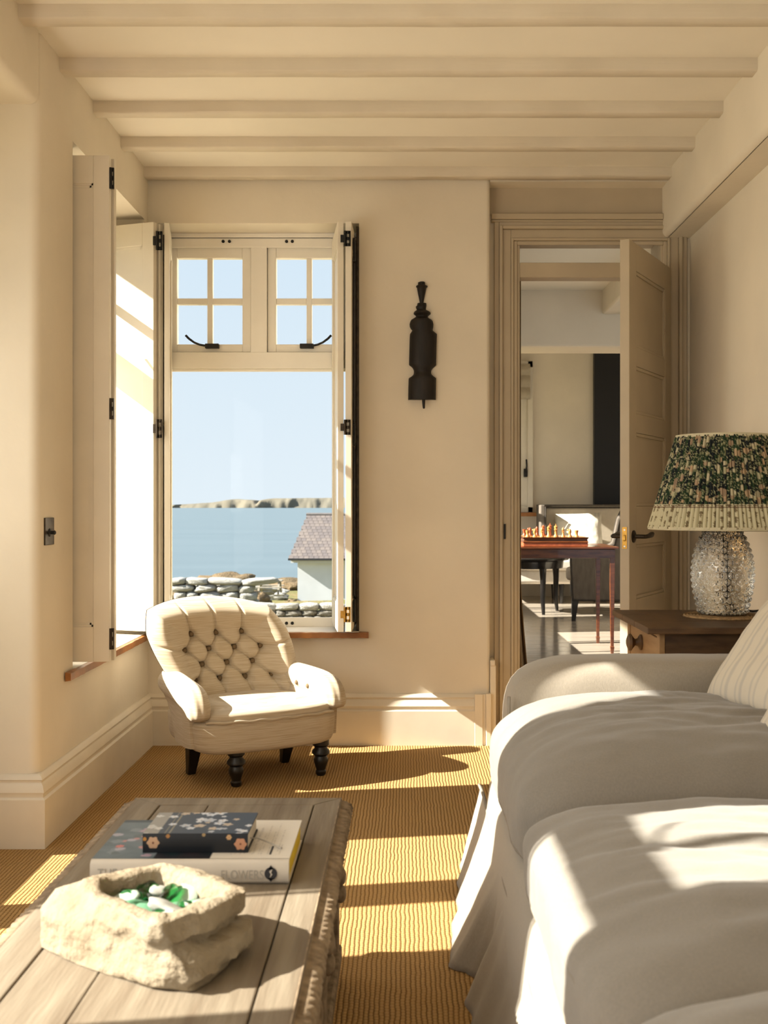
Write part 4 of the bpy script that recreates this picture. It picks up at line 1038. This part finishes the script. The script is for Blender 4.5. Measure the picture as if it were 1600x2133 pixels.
def lamp():
    z0 = STZ+.0085
    t = thing('table_lamp', (LX, LY, z0), 0, label='hobnail glass lamp with pleated green floral shade on the side table', cat='lamp')
    k = LY/FPX
    prof = [(.0,.0),(.060,0),(.076,.003),(.081,.012),(.083,.022),(.086,.040),(.093,.070),(.0985,.105),(.100,.135),(.0985,.165),(.093,.200),(.083,.232),(.072,.258),(.062,.276),(.056,.288),(.054,.296)]
    NR, NS = 190, 400
    def rad(s):
        x = s*(len(prof)-1); i = min(len(prof)-2, int(x)); w = x-i
        return prof[i][0]*(1-w)+prof[i+1][0]*w, prof[i][1]*(1-w)+prof[i+1][1]*w
    # even sampling by arclength
    L = [0]; fine = [rad(i/600) for i in range(601)]
    for a, b in zip(fine, fine[1:]): L.append(L[-1]+math.hypot(b[0]-a[0], b[1]-a[1]))
    def at(s):
        d = s*L[-1]; import bisect
        i = min(599, max(0, bisect.bisect(L, d)-1)); w = (d-L[i])/(L[i+1]-L[i]+1e-9)
        return fine[i][0]*(1-w)+fine[i+1][0]*w, fine[i][1]*(1-w)+fine[i+1][1]*w
    NB, pitch = 26, .0205
    def f(u, v):
        r, z = at(.16+.84*v); a = 2*PI*u
        row = z/pitch; ri = math.floor(row); fz = row-ri-.5
        c = u*NB + .5*(ri % 2); fa = c-math.floor(c)-.5
        cell = 2*PI*r/NB; dd = math.hypot(fa*cell, fz*pitch)/(pitch*.46)
        h = .0058*(1-dd*dd)**1.15 if dd < 1 else 0
        if z > .285 or z < .004: h = 0
        return ((r+h)*math.cos(a), (r+h)*math.sin(a), z)
    g = MB(); g.grid(NS, NR, f, cu=True)
    inner = [(max(.0, r-.009), z+.006) for r, z in prof[2:]]
    inner[-1] = (prof[-1][0]-.006, prof[-1][1])
    # bottom disc, lip and inner wall close the vessel
    g.lathe([(0.0005,.004),(.055,.003),(.0605,0.0)], 80, cap=False)
    gi = [(.0005,.012),(.06,.012)] + inner
    rings = []
    for r, z in reversed(gi): rings.append([(r*math.cos(-2*PI*i/80), r*math.sin(-2*PI*i/80), z) for i in range(80)])
    g.loft(rings, cap=False)
    g.build('base', M['glass'], t, smooth=50)
    MB().lathe([(.060,.290),(.060,.300),(.030,.304),(.014,.306),(.014,.36),(.018,.362),(.018,.42),(.0,.42)], 24, cap=False).build('fitting', M['brass'], t, smooth=40)
    MB().tube([(.0,0,.30),(.004,.002,.2),(.010,-.004,.12),(.006,.004,.06),(.022,.010,.02),(.035,.02,.016)], .0028, 8).build('inner_flex', M['cord'], t, smooth=179)
    MB().tube([(.084,.02,.012),(.11,.03,.006),(.14,.035,.010),(.17,.02,.016),(.20,-.01,.016),(.225,-.03,.008),(.235,-.045,-.004)], .0032, 8).build('flex', M['cord'], t, smooth=179)
    # pleated shade
    zt, zb = 1.324-z0, 1.020-z0; rt, rb = .149, .240; NP, NU, NV = 110, 880, 110
    rnd = random.Random(21); cols = []; pts = []
    bl = []
    for q in range(420):
        a = rnd.uniform(0, 1); v = rnd.uniform(.0, .73); bl.append((a, v, rnd.uniform(.0035,.0075), rnd.uniform(.008,.040), rnd.choice([(.42,.29,.17),(.46,.40,.26),(.40,.36,.22),(.36,.25,.16)])))
    bins = {}
    for b in bl: bins.setdefault(int(b[0]*60), []).append(b)
    def col(u, v):
        if v > .745:
            c = (.52,.47,.31)
            x = (u*66) % 1; y = ((v-.745)/.255*2.4 + .5*(int(u*66) % 2)) % 1
            d_ = abs(x-.5)*1.3 + .0
            if abs(x-.5) < .04+.20*(1-y)*(.3+.7*(math.sin(y*26) > 0)) and .12 < y < .75: c = (.16,.12,.065)
            if v < .78 and math.sin(u*2*PI*160)+math.sin(u*2*PI*97) > -.6 and abs(v-.755) < .008: c = (.10,.05,.035)
            if abs(v-.77) < .004: c = (.12,.06,.04)
            return c
        n1 = fr(u*150, v*15, 0, 1.0, 2); n2 = fr(u*110+9, v*17, 4, 1.0, 2); n3 = fr(u*46, v*5, 8, 1.0, 3)
        c = (.011,.014,.015) if n3 < .10 else (.018,.036,.018)
        if abs(n1) < .035 or abs(n2) < .03: c = (.28,.27,.15)
        elif n1 > .34: c = (.022,.042,.018)
        elif n2 > .42: c = (.17,.17,.09)
        for kk in (int(u*60)-1, int(u*60), int(u*60)+1):
            for (a, b, w, h, cc) in bins.get(kk % 60, ()):
                du = abs(u-a); du = min(du, 1-du)
                if du < w*(1-.45*((v-b)/h)**2) and abs(v-b) < h: c = cc if abs(du-w*.55) > w*.10 else tuple(x*.55 for x in cc)
        return c
    def f2(u, v):
        r = rt+(rb-rt)*v; a = 2*PI*u
        r += (.0030+.0010*v)*math.sin(a*NP + 2.2*math.sin(a*7)) + .0015*math.sin(a*31+v*2)
        return (r*math.cos(a), r*math.sin(a), zt+(zb-zt)*v)
    for j in range(NV+1):
        for i in range(NU): cols.append(col(i/NU, j/NV))
    s = MB(); s.grid(NU, NV, f2, cu=True)
    so = s.build('shade', M['shade'], t, smooth=179, col=cols)
    md = so.modifiers.new('th', 'SOLIDIFY'); md.thickness = .0025; md.offset = -1
    for zz, r in ((zt, rt), (zb, rb)):
        MB().lathe([(r-.003,zz+.007),(r+.0042,zz+.006),(r+.005,zz-.004),(r-.003,zz-.006)], 110, cap=False).build('binding', M['band'], so, smooth=60)
    sp = MB()
    for q in range(3):
        a = 2*PI*q/3+.4; sp.tube([(.012*math.cos(a), .012*math.sin(a), zt-.05), (rt*math.cos(a), rt*math.sin(a), zt-.004)], .0018, 6)
    sp.lathe([(.016,zt-.054),(.016,zt-.046),(.010,zt-.046),(.010,zt-.054)], 16, cap=False); sp.tube([(0,0,.40),(0,0,zt-.05)], .004, 8)
    sp.build('shade_carrier', M['brass'], t, smooth=60)
lamp()

# ------------------------------------------------------------------ furniture in the room beyond
def chess():
    CT = .787
    t = thing('games_table', (1.15, 8.55, 0), 0, label='mahogany games table beyond the doorway carrying the chess set', cat='table'); W = True
    x0, x1, y0, y1 = .74, 1.565, 8.20, 8.90
    MB().box(x0, x1, y0, y1, CT-.018, CT).build('top', M['mahog'], t, bevel=.005, world_=W)
    a = MB(); a.box(x0+.03,x1-.03,y0+.025,y0+.045,CT-.085,CT-.018); a.box(x0+.03,x1-.03,y1-.045,y1-.025,CT-.085,CT-.018); a.box(x0+.03,x0+.05,y0+.045,y1-.045,CT-.085,CT-.018); a.box(x1-.05,x1-.03,y0+.045,y1-.045,CT-.085,CT-.018)
    a.build('apron', M['mahog'], t, bevel=.003, world_=W)
    for x in (x0+.045, x1-.045):
        for y in (y0+.045, y1-.045):
            L = lambda r, z: [(x+a_*r, y+b_*r, z) for a_, b_ in ((-1,-1),(1,-1),(1,1),(-1,1))]
            MB().loft([L(.010,0), L(.015,.05), L(.011,.055), L(.019,CT-.10), L(.021,CT-.02)]).build('leg', M['mahog'], t, bevel=.002, world_=W)
    cx0, cx1, cy0, cy1 = .862, 1.345, 8.225, 8.70; cz = CT+.0005
    b = thing('chess_board', ((cx0+cx1)/2, (cy0+cy1)/2, cz), 0, label='boxed wooden chess board with moulded sides on the games table', cat='chess board')
    MB().box(cx0+.004,cx1-.004,cy0+.004,cy1-.004,cz,cz+.028).build('drawer_base', M['redwood'], b, bevel=.003, world_=W)
    MB().loft([[(cx0+o, cy0+o, z), (cx1-o, cy0+o, z), (cx1-o, cy1-o, z), (cx0+o, cy1-o, z)] for o, z in ((.006,cz+.028),(.0,cz+.032),(.007,cz+.042),(.009,cz+.052),(.002,cz+.060),(-.002,cz+.068))]).build('case', M['mahog'], b, smooth=30, world_=W)
    sq = MB(); n = 8; s0 = .05
    l, dk = MB(), MB(); sw = (cx1-cx0-2*s0*.4)/8
    for i in range(8):
        for j in range(8):
            q = (l if (i+j) % 2 else dk); xa = cx0+.02+i*sw; ya = cy0+.018+j*(cy1-cy0-.036)/8
            q.box(xa, xa+sw, ya, ya+(cy1-cy0-.036)/8, cz+.0675, cz+.0688)
    l.build('light_squares', M['boxwood'], b, world_=W); dk.build('dark_squares', M['mahog'], b, world_=W)
    PR = {'rook': [(.017,0),(.017,.006),(.012,.012),(.010,.030),(.014,.036),(.014,.050),(.009,.050),(.009,.046)],
          'knight': [(.017,0),(.017,.006),(.011,.014),(.009,.024),(.013,.034),(.012,.048),(.006,.060),(.002,.063)],
          'bishop': [(.017,0),(.017,.006),(.010,.014),(.008,.036),(.013,.040),(.007,.044),(.011,.054),(.007,.064),(.003,.068),(.003,.072)],
          'queen': [(.019,0),(.019,.007),(.012,.016),(.009,.046),(.014,.051),(.009,.055),(.013,.072),(.006,.076),(.004,.082)],
          'king': [(.019,0),(.019,.007),(.012,.016),(.010,.050),(.015,.056),(.010,.060),(.014,.078),(.006,.084),(.003,.086),(.003,.098)],
          'pawn': [(.015,0),(.015,.005),(.009,.011),(.007,.026),(.011,.030),(.009,.034),(.010,.040),(.006,.047),(.001,.049)]}
    protos = {}
    zt_ = cz+.0689
    def piece(kind, m_, px, Y, lab):
        key = (kind, m_)
        if key not in protos:
            mm = MB().lathe(PR[kind], 16)
            if kind == 'knight': mm.soft((-.008,0,.052), (.013,.007,.008), 5, 2.5)
            o = mm.build('chess_'+kind, M[m_], None, smooth=45); protos[key] = o
        else: o = protos[key].copy(); scene.collection.objects.link(o)
        o.location = (ray_x(px, Y), Y, zt_); o.scale = (1, 1, 1)
        tag(o, lab, 'chess piece', 'chess pieces on the board')
    names = [('rook',1099,'pale wooden rook at the far left of the near chess row'),('knight',1114,'pale wooden knight, second from left in the near chess row'),('bishop',1129,'pale wooden bishop, third from left in the near chess row'),
             ('queen',1143,'pale wooden queen beside the king in the near chess row'),('king',1158,'tallest pale wooden chess king in the near row'),('bishop',1173,'pale wooden bishop right of the tall king'),('knight',1187,'pale wooden knight beside the end rook'),('rook',1201,'pale wooden rook alone at the right end of the row')]
    for kd, px, lb in names: piece(kd, 'boxwood', px, 8.275, lb)
    for kd, px, lb in (('rook',1092.5,'reddish chess rook, leftmost of the far row'),('knight',1104,'reddish chess knight, second of the far row'),('bishop',1118.5,'reddish chess bishop, third of the far row'),('queen',1132,'reddish chess queen of the far row'),('king',1146,'reddish chess king, tallest of the far row')):
        piece(kd, 'redwood', px, 8.64, lb)
chess()
def round_table():
    c = P(1118, 1164, 11.2); t = thing('round_table', (c.x-.05, 11.42, 0), 0, label='low round black lacquered table beyond the games table', cat='table'); Z = .555
    MB().lathe([(.0,Z-.03),(.34,Z-.03),(.40,Z-.018),(.41,Z),(.40,Z+.012),(.38,Z+.004),(0,Z)], 48, cap=False).build('top', M['blackwood'], t, smooth=40)
    MB().lathe([(.34,Z-.10),(.35,Z-.03),(.32,Z-.03),(.32,Z-.10),(.34,Z-.10)], 40, cap=False).build('apron', M['blackwood'], t, smooth=40)
    for k in range(4):
        a = PI/4*0 + PI/2*k + .35; x, y = .30*math.cos(a-PI/2), .30*math.sin(a-PI/2)
        MB().tube([(x,y,Z-.05),(x*1.02,y*1.02,.35),(x*1.0,y*1.0,.15),(x*1.06,y*1.06,0)], [.040,.030,.024,.016], 10).build('leg', M['blackwood'], t, smooth=60)
round_table()
def wing_chair():
    t = thing('wing_chair', (1.95, 10.80, 0), math.radians(-98), label='grey wing armchair with dark piping beyond the doorway', cat='armchair')
    # local: faces -y, x to its left-right
    MB().soft((0,0,.30), (.36,.36,.10), 10, 8).build('seat_rail', M['greyfab'], t, smooth=179)
    MB().soft((0,-.04,.43), (.27,.36,.075), 10, 5).build('seat_cushion', M['creamfab'], t, smooth=179)
    MB().soft((0,.33,.70), (.36,.07,.40), 12, 8, lambda q, p: Vector((p.x, p.y+.12*(p.z-.3), p.z))).build('backrest', M['creamfab'], t, smooth=179)
    for sg in (-1, 1):
        pl_ = [(-.34,.20),(-.36,.60),(-.30,.645),(-.05,.66),(.05,.72),(.10,.95),(.16,1.08),(.42,1.09),(.40,.60),(.36,.20)]
        s = MB().loft([[(sg*.31, a, b) for a, b in pl_], [(sg*.375, a, b) for a, b in pl_]]).build('side_wing', M['greyfab'], t, bevel=.015)
        MB().tube([(sg*.378, a, b) for a, b in pl_], .008, 6, closed=True).build('piping', M['darkpipe'], s)
    MB().tube([(-.36,.405,1.095),(.36,.405,1.095)], .012, 6).build('piping', M['darkpipe'], t)
    for x in (-.31, .31):
        for y, k in ((-.31, -.02), (.33, .05)):
            MB().loft([[(x+a*.018, y+k+b*.018, 0) for a, b in ((-1,-1),(1,-1),(1,1),(-1,1))], [(x+a*.032, y+b*.032, .22) for a, b in ((-1,-1),(1,-1),(1,1),(-1,1))]]).build('leg', M['blackwood'], t, bevel=.004)
wing_chair()
def settee():
    t = thing('settee', (1.75, 12.75, 0), 0, label='cream settee with dark piped back along the far wall', cat='settee'); W = True
    x0, x1 = ray_x(1126, 12.9), 2.75; xs = 1.0
    MB().soft(((xs+x1)/2, 12.70, .30), ((x1-xs)/2, .40, .085), 10, 10).build('seat_rail', M['whitefab'], t, smooth=179, world_=W)
    MB().soft(((xs+x1)/2, 12.66, .435), ((x1-xs)/2, .40, .07), 12, 7).build('seat_cushion', M['whitefab'], t, smooth=179, world_=W)
    MB().soft(((x0+x1)/2, 13.06, .76), ((x1-x0)/2, .07, .33), 12, 10).build('backrest', M['creamfab'], t, smooth=179, world_=W)
    b = MB(); b.box(x0-.02, x1, 13.0, 13.14, 1.065, 1.095); b.box(x0-.02, x0+.03, 12.72, 13.14, .50, 1.09); b.build('frame', M['greyfab'], t, bevel=.01, world_=W)
    MB().tube([(x0+.03, 12.985, 1.06), (x1, 12.985, 1.06)], .012, 6).tube([(x0+.035, 12.71, .5), (x0+.035, 12.71, 1.07)], .010, 6).build('piping', M['darkpipe'], t, world_=W)
    for x in (1.06, 1.72, x1-.06):
        for y in (12.36, 13.05): MB().lathe([(.016,0),(.028,.20),(.030,.23)], 10, (x,y,0)).build('leg', M['blackwood'], t, smooth=40, world_=W)
    p = pillow('settee_pillow', (1.98, 12.80, .77), (-.12,-1,.38), (0,.3,1), .27, .24, .09, 'sunlit cream pillow propped on the far settee', [(.86,.03),(.72,.03)], base=(.72,.66,.54))
    tag(p, cat='pillow'); p['group'] = 'pillows in the room beyond'
settee()
def curtain():
    m = MB(); Y0 = 5.62
    def f(u, v):
        z = 2.3*(1-v)+.005; wid = .083 + .05*min(1, max(0, (.72-z)/.6))**1.3; x = .50 + wid*u; y = Y0 + .10*(u-.5) + .022*math.sin(u*PI*5+.4)*(1+v*.5) + .01*fr(u*2, v*2, 3, 2)
        return (x, y, z)
    m.grid(60, 40, f); o = m.build('door_curtain', M['curtain'], None, smooth=179, label='brown curtain hanging at the doorway edge', cat='curtain')
    md = o.modifiers.new('th', 'SOLIDIFY'); md.thickness = .004
curtain()

# ------------------------------------------------------------------ outdoors
def zterr(Y):
    pts = [(5.4,-.35),(14,-.62),(26,-1.42),(30,-1.60),(60,-4.25),(90,-5.75),(97,-6.6),(104,-10.5),(120,-12)]
    for (a, za), (b, zb) in zip(pts, pts[1:]):
        if Y <= b: return za+(zb-za)*(Y-a)/(b-a)
    return -12
g = MB()
def ft(u, v):
    Y = 5.46 + 114*v**1.7; X = -1.9 + (-40-Y*.35)*(1-u)**1.5 + (2.15)*0; X = (-45-Y*.3)+(45+Y*.3+.27)*u if Y < 14 else (-45-Y*.3)+(45+Y*.3+30)*u
    amp = .02 if Y < 16 else .22
    return (X, Y, zterr(Y) + amp*fr(X, Y, 0, .25))
g.grid(110, 120, ft); g.build('ground', M['grass'], None, smooth=179, kind='structure', label='rough coastal grass sloping to the shore')
gs = MB(); gs.box(-60,-1.91,-12,5.5,-.6,-.36); gs.build('ground_side', M['grass'], None, kind='structure', label='garden ground beside the house')
sea = MB(); sea.grid(2, 2, lambda u, v: (-9000+18000*u, 90+26000*v, -9.0)); sea.build('sea', M['sea'], None, kind='structure', label='pale blue sea reaching to the horizon')
def island():
    sil = [(330,1057),(360,1053),(375,1051),(400,1049.5),(425,1048),(445,1047),(460,1044.5),(475,1041.5),(490,1039.5),(505,1041),(520,1041),(533,1043),(540,1050),(546,1042),(560,1039.5),(575,1038.5),(600,1038),(640,1037.5),(693,1037),(760,1037.5),(900,1039),(1100,1046),(1200,1057)]
    def hz(px):
        for (a, b), (c, d) in zip(sil, sil[1:]):
            if px <= c: return b+(d-b)*(px-a)/(c-a)
        return 1057
    m = MB(); Y = 3000.0
    def f(u, v):
        px = 330+870*u; h = (CH-(hz(px)-CY)/FPX*Y)+9.0
        x = ray_x(px, Y); k = math.sin(min(1, v*1.6)*PI/2) if v < .625 else 1
        rough = 26*fr(x*.012, 0, v*2, 1.6)
        yy = Y - 60 + 300*v**1.6 + rough*(1-v)
        zz = -9.2 + max(0, h)*min(1, (v/.18)**.8 if v < .18 else 1) * (1+.05*fr(x*.02, v*3, 1, 1)) - max(0, v-.8)*60
        return (x*(1+.0*v), yy, zz)
    m.grid(300, 16, f); m.build('headland', M['cliff'], None, smooth=179, label='low rocky headland across the bay', cat='headland')
island()
def cottage():
    t = thing('cottage', (-3.6, 61, -4.3), 0, label='white rendered cottage with a slate roof by the sea', cat='house'); W = True
    e0 = Vector((ray_x(601, 59.7), 59.7, ray_z(1165, 59.7))); r0 = Vector((ray_x(640, 62.5), 62.5, ray_z(1073, 62.5))); XE = 0.0
    wx = ray_x(620, 60.2)
    MB().box(wx, XE, 60.2, 64.8, -4.7, e0.z+.06).build('wall', M['render'], t, world_=W)
    MB().box(e0.x+.1, XE, 59.85, 60.2, e0.z-.20, e0.z-.02).build('soffit', M['render'], t, world_=W)
    MB().box(e0.x-.02, XE, 59.62, 59.76, e0.z-.06, e0.z+.05).build('gutter', M['gutter'], t, world_=W)
    rf = MB().add([e0, Vector((XE, e0.y, e0.z)), Vector((XE, r0.y, r0.z)), r0, Vector((e0.x, 65.3, e0.z)), Vector((XE, 65.3, e0.z))], [(0,1,2,3),(3,2,5,4),(0,3,4)]).build('roof', M['ridge'], t, world_=W)
    up = Vector((0, r0.y-e0.y, r0.z-e0.z)); Ls = up.length; up.normalize(); nn = Vector((0,-up.z,up.y)); nr, cw = 15, .27
    protos = []
    for mm in M['slates']:
        protos.append(None)
    rnd = random.Random(4)
    inv = XF[t].inverted()
    for r in range(nr):
        s = Ls*r/nr; f = r/nr; xs = e0.x + (r0.x-e0.x)*f
        x = xs + (.135 if r % 2 else 0)
        while x < -2.2:
            k = rnd.randrange(3)
            if protos[k] is None:
                b = MB(); b.obox((0,0,0), (1,0,0), up, nn, cw/2-.008, Ls/nr*.62, .012); protos[k] = o = b.build('slate', M['slates'][k], rf)
            else: o = protos[k].copy(); scene.collection.objects.link(o)
            p = Vector((x+cw/2, e0.y, e0.z)) + up*(s+Ls/nr*.5) + nn*.03
            o.location = inv @ p; o.rotation_euler = (math.radians(-1.5), 0, 0); x += cw
    MB().tube([r0+Vector((-.05,0,.04)), Vector((XE, r0.y, r0.z+.04))], .09, 8).build('ridge_tiles', M['ridge'], t, world_=W)
cottage()
def stone_wall(name, x0, x1, Y, zt, zb, sl, sh, m_, lab, seed, cope='paleRock'):
    t = thing(name, ((x0+x1)/2, Y, zb), 0, label=lab, cat='stone wall'); rnd = random.Random(seed); protos = []
    for k in range(6):
        b = MB(); sd = k*2.7+seed
        b.soft((0,0,0), (.5,.5,.5), 5, 3.5, lambda q, p: p*(1+.22*fr(q.x, q.y, q.z+sd, 1.0, 3)))
        o = b.build('stone', M[m_], t, smooth=60); protos.append([o, False])
    z = zb; first = True
    while z < zt:
        h = sh*rnd.uniform(.8, 1.15); x = x0 + rnd.uniform(-.5, 0)*sl; top = z+h >= zt
        while x < x1:
            w = sl*rnd.uniform(.6, 1.4)*(1.5 if top else 1); e = rnd.choice(protos)
            if not e[1] and not top: o = e[0]; e[1] = True
            else: o = e[0].copy(); scene.collection.objects.link(o)
            if top: o.data = e[0].data.copy(); o.data.materials[0] = M[cope]
            o.location = (x+w/2-(x0+x1)/2, rnd.uniform(-.05,.05)*sl, z+h/2-zb); o.scale = (w*1.06, sl*1.3, h*1.12); o.rotation_euler = (rnd.uniform(-.1,.1), rnd.uniform(-.1,.1), rnd.uniform(-.2,.2)); x += w
        z += h
    for e in protos:
        if not e[1]: bpy.data.objects.remove(e[0])
stone_wall('garden_wall', -2.4, -.55, 14.0, -.16, -.62, .17, .085, 'rock', 'lichened drystone garden wall just below the sea window', 3)
stone_wall('shore_wall', ray_x(372, 27), ray_x(520, 27), 27, ray_z(1212, 27), ray_z(1262, 27), .40, .17, 'paleRock', 'pale drystone wall further off behind the armchair', 8)
def mound(name, px, py, Y, rx, ry, rz, m_, lab, cat, sd, grp=None):
    q = P(px, py, Y); b = MB().soft((0,0,0), (rx, ry, rz), 14, 2.2, lambda qq, p: p*(1+.30*fr(qq.x, qq.y, qq.z+sd, 2.2, 4)))
    o = b.build(name, M[m_], None, smooth=60, label=lab, cat=cat, group=grp); o.location = (q.x, Y, q.z-rz*.75)
mound('scrub_bank', 385, 1216, 66, 2.6, 2, 1.0, 'scrub', 'brown scrub bank at the left of the shore', 'scrub', 1.0)
mound('scrub_bank', 465, 1206, 76, 2.8, 3, 1.1, 'scrub', 'brown scrub rise behind the pale drystone wall', 'scrub', 4.0)
mound('scrub_bank', 605, 1212, 86, 2.2, 3, .9, 'scrub', 'brown scrub beside the cottage wall', 'scrub', 6.0)
mound('boulder', 560, 1226, 66, 1.2, .8, .45, 'paleRock', 'flat pale boulder near the picnic table', 'boulder', 2.0)
mound('boulder', 490, 1216, 60, 2.2, .9, .42, 'paleRock', 'long pale boulder on the shore', 'boulder', 7.0)
mound('shrub', 536, 1238, 33, .38, .4, .30, 'scrub', 'dry shrub at the end of the pale drystone wall', 'shrub', 3.0)
mound('shrub', 610, 1252, 40, .33, .3, .25, 'scrub', 'low dry shrub against the cottage corner', 'shrub', 9.0)
mound('shrub', 660, 1258, 40, .42, .3, .22, 'scrub', 'low dry shrub under the cottage wall', 'shrub', 11.0)
def picnic():
    c = P(562, 1208, 48); zb = ray_z(1236, 48); t = thing('picnic_table', (c.x, 48, zb), 0, label='weathered picnic table on the shore lawn', cat='table'); h = c.z-zb
    for k in range(4): MB().box(-.55,.55,-.34+.17*k,-.20+.17*k,h-.04,h).build('plank', M['benchwood'], t)
    for sg in (-1, 1):
        MB().box(-.55,.55,sg*.62-.12,sg*.62+.12,h*.55-.04,h*.55).build('seat', M['benchwood'], t)
        for sx_ in (-.42, .42): MB().loft([[(sx_+a*.04, sg*.55+b*.04, 0) for a, b in ((-1,-1),(1,-1),(1,1),(-1,1))], [(sx_+a*.04, sg*.20+b*.04, h-.04) for a, b in ((-1,-1),(1,-1),(1,1),(-1,1))]]).build('leg', M['benchwood'], t)
picnic()
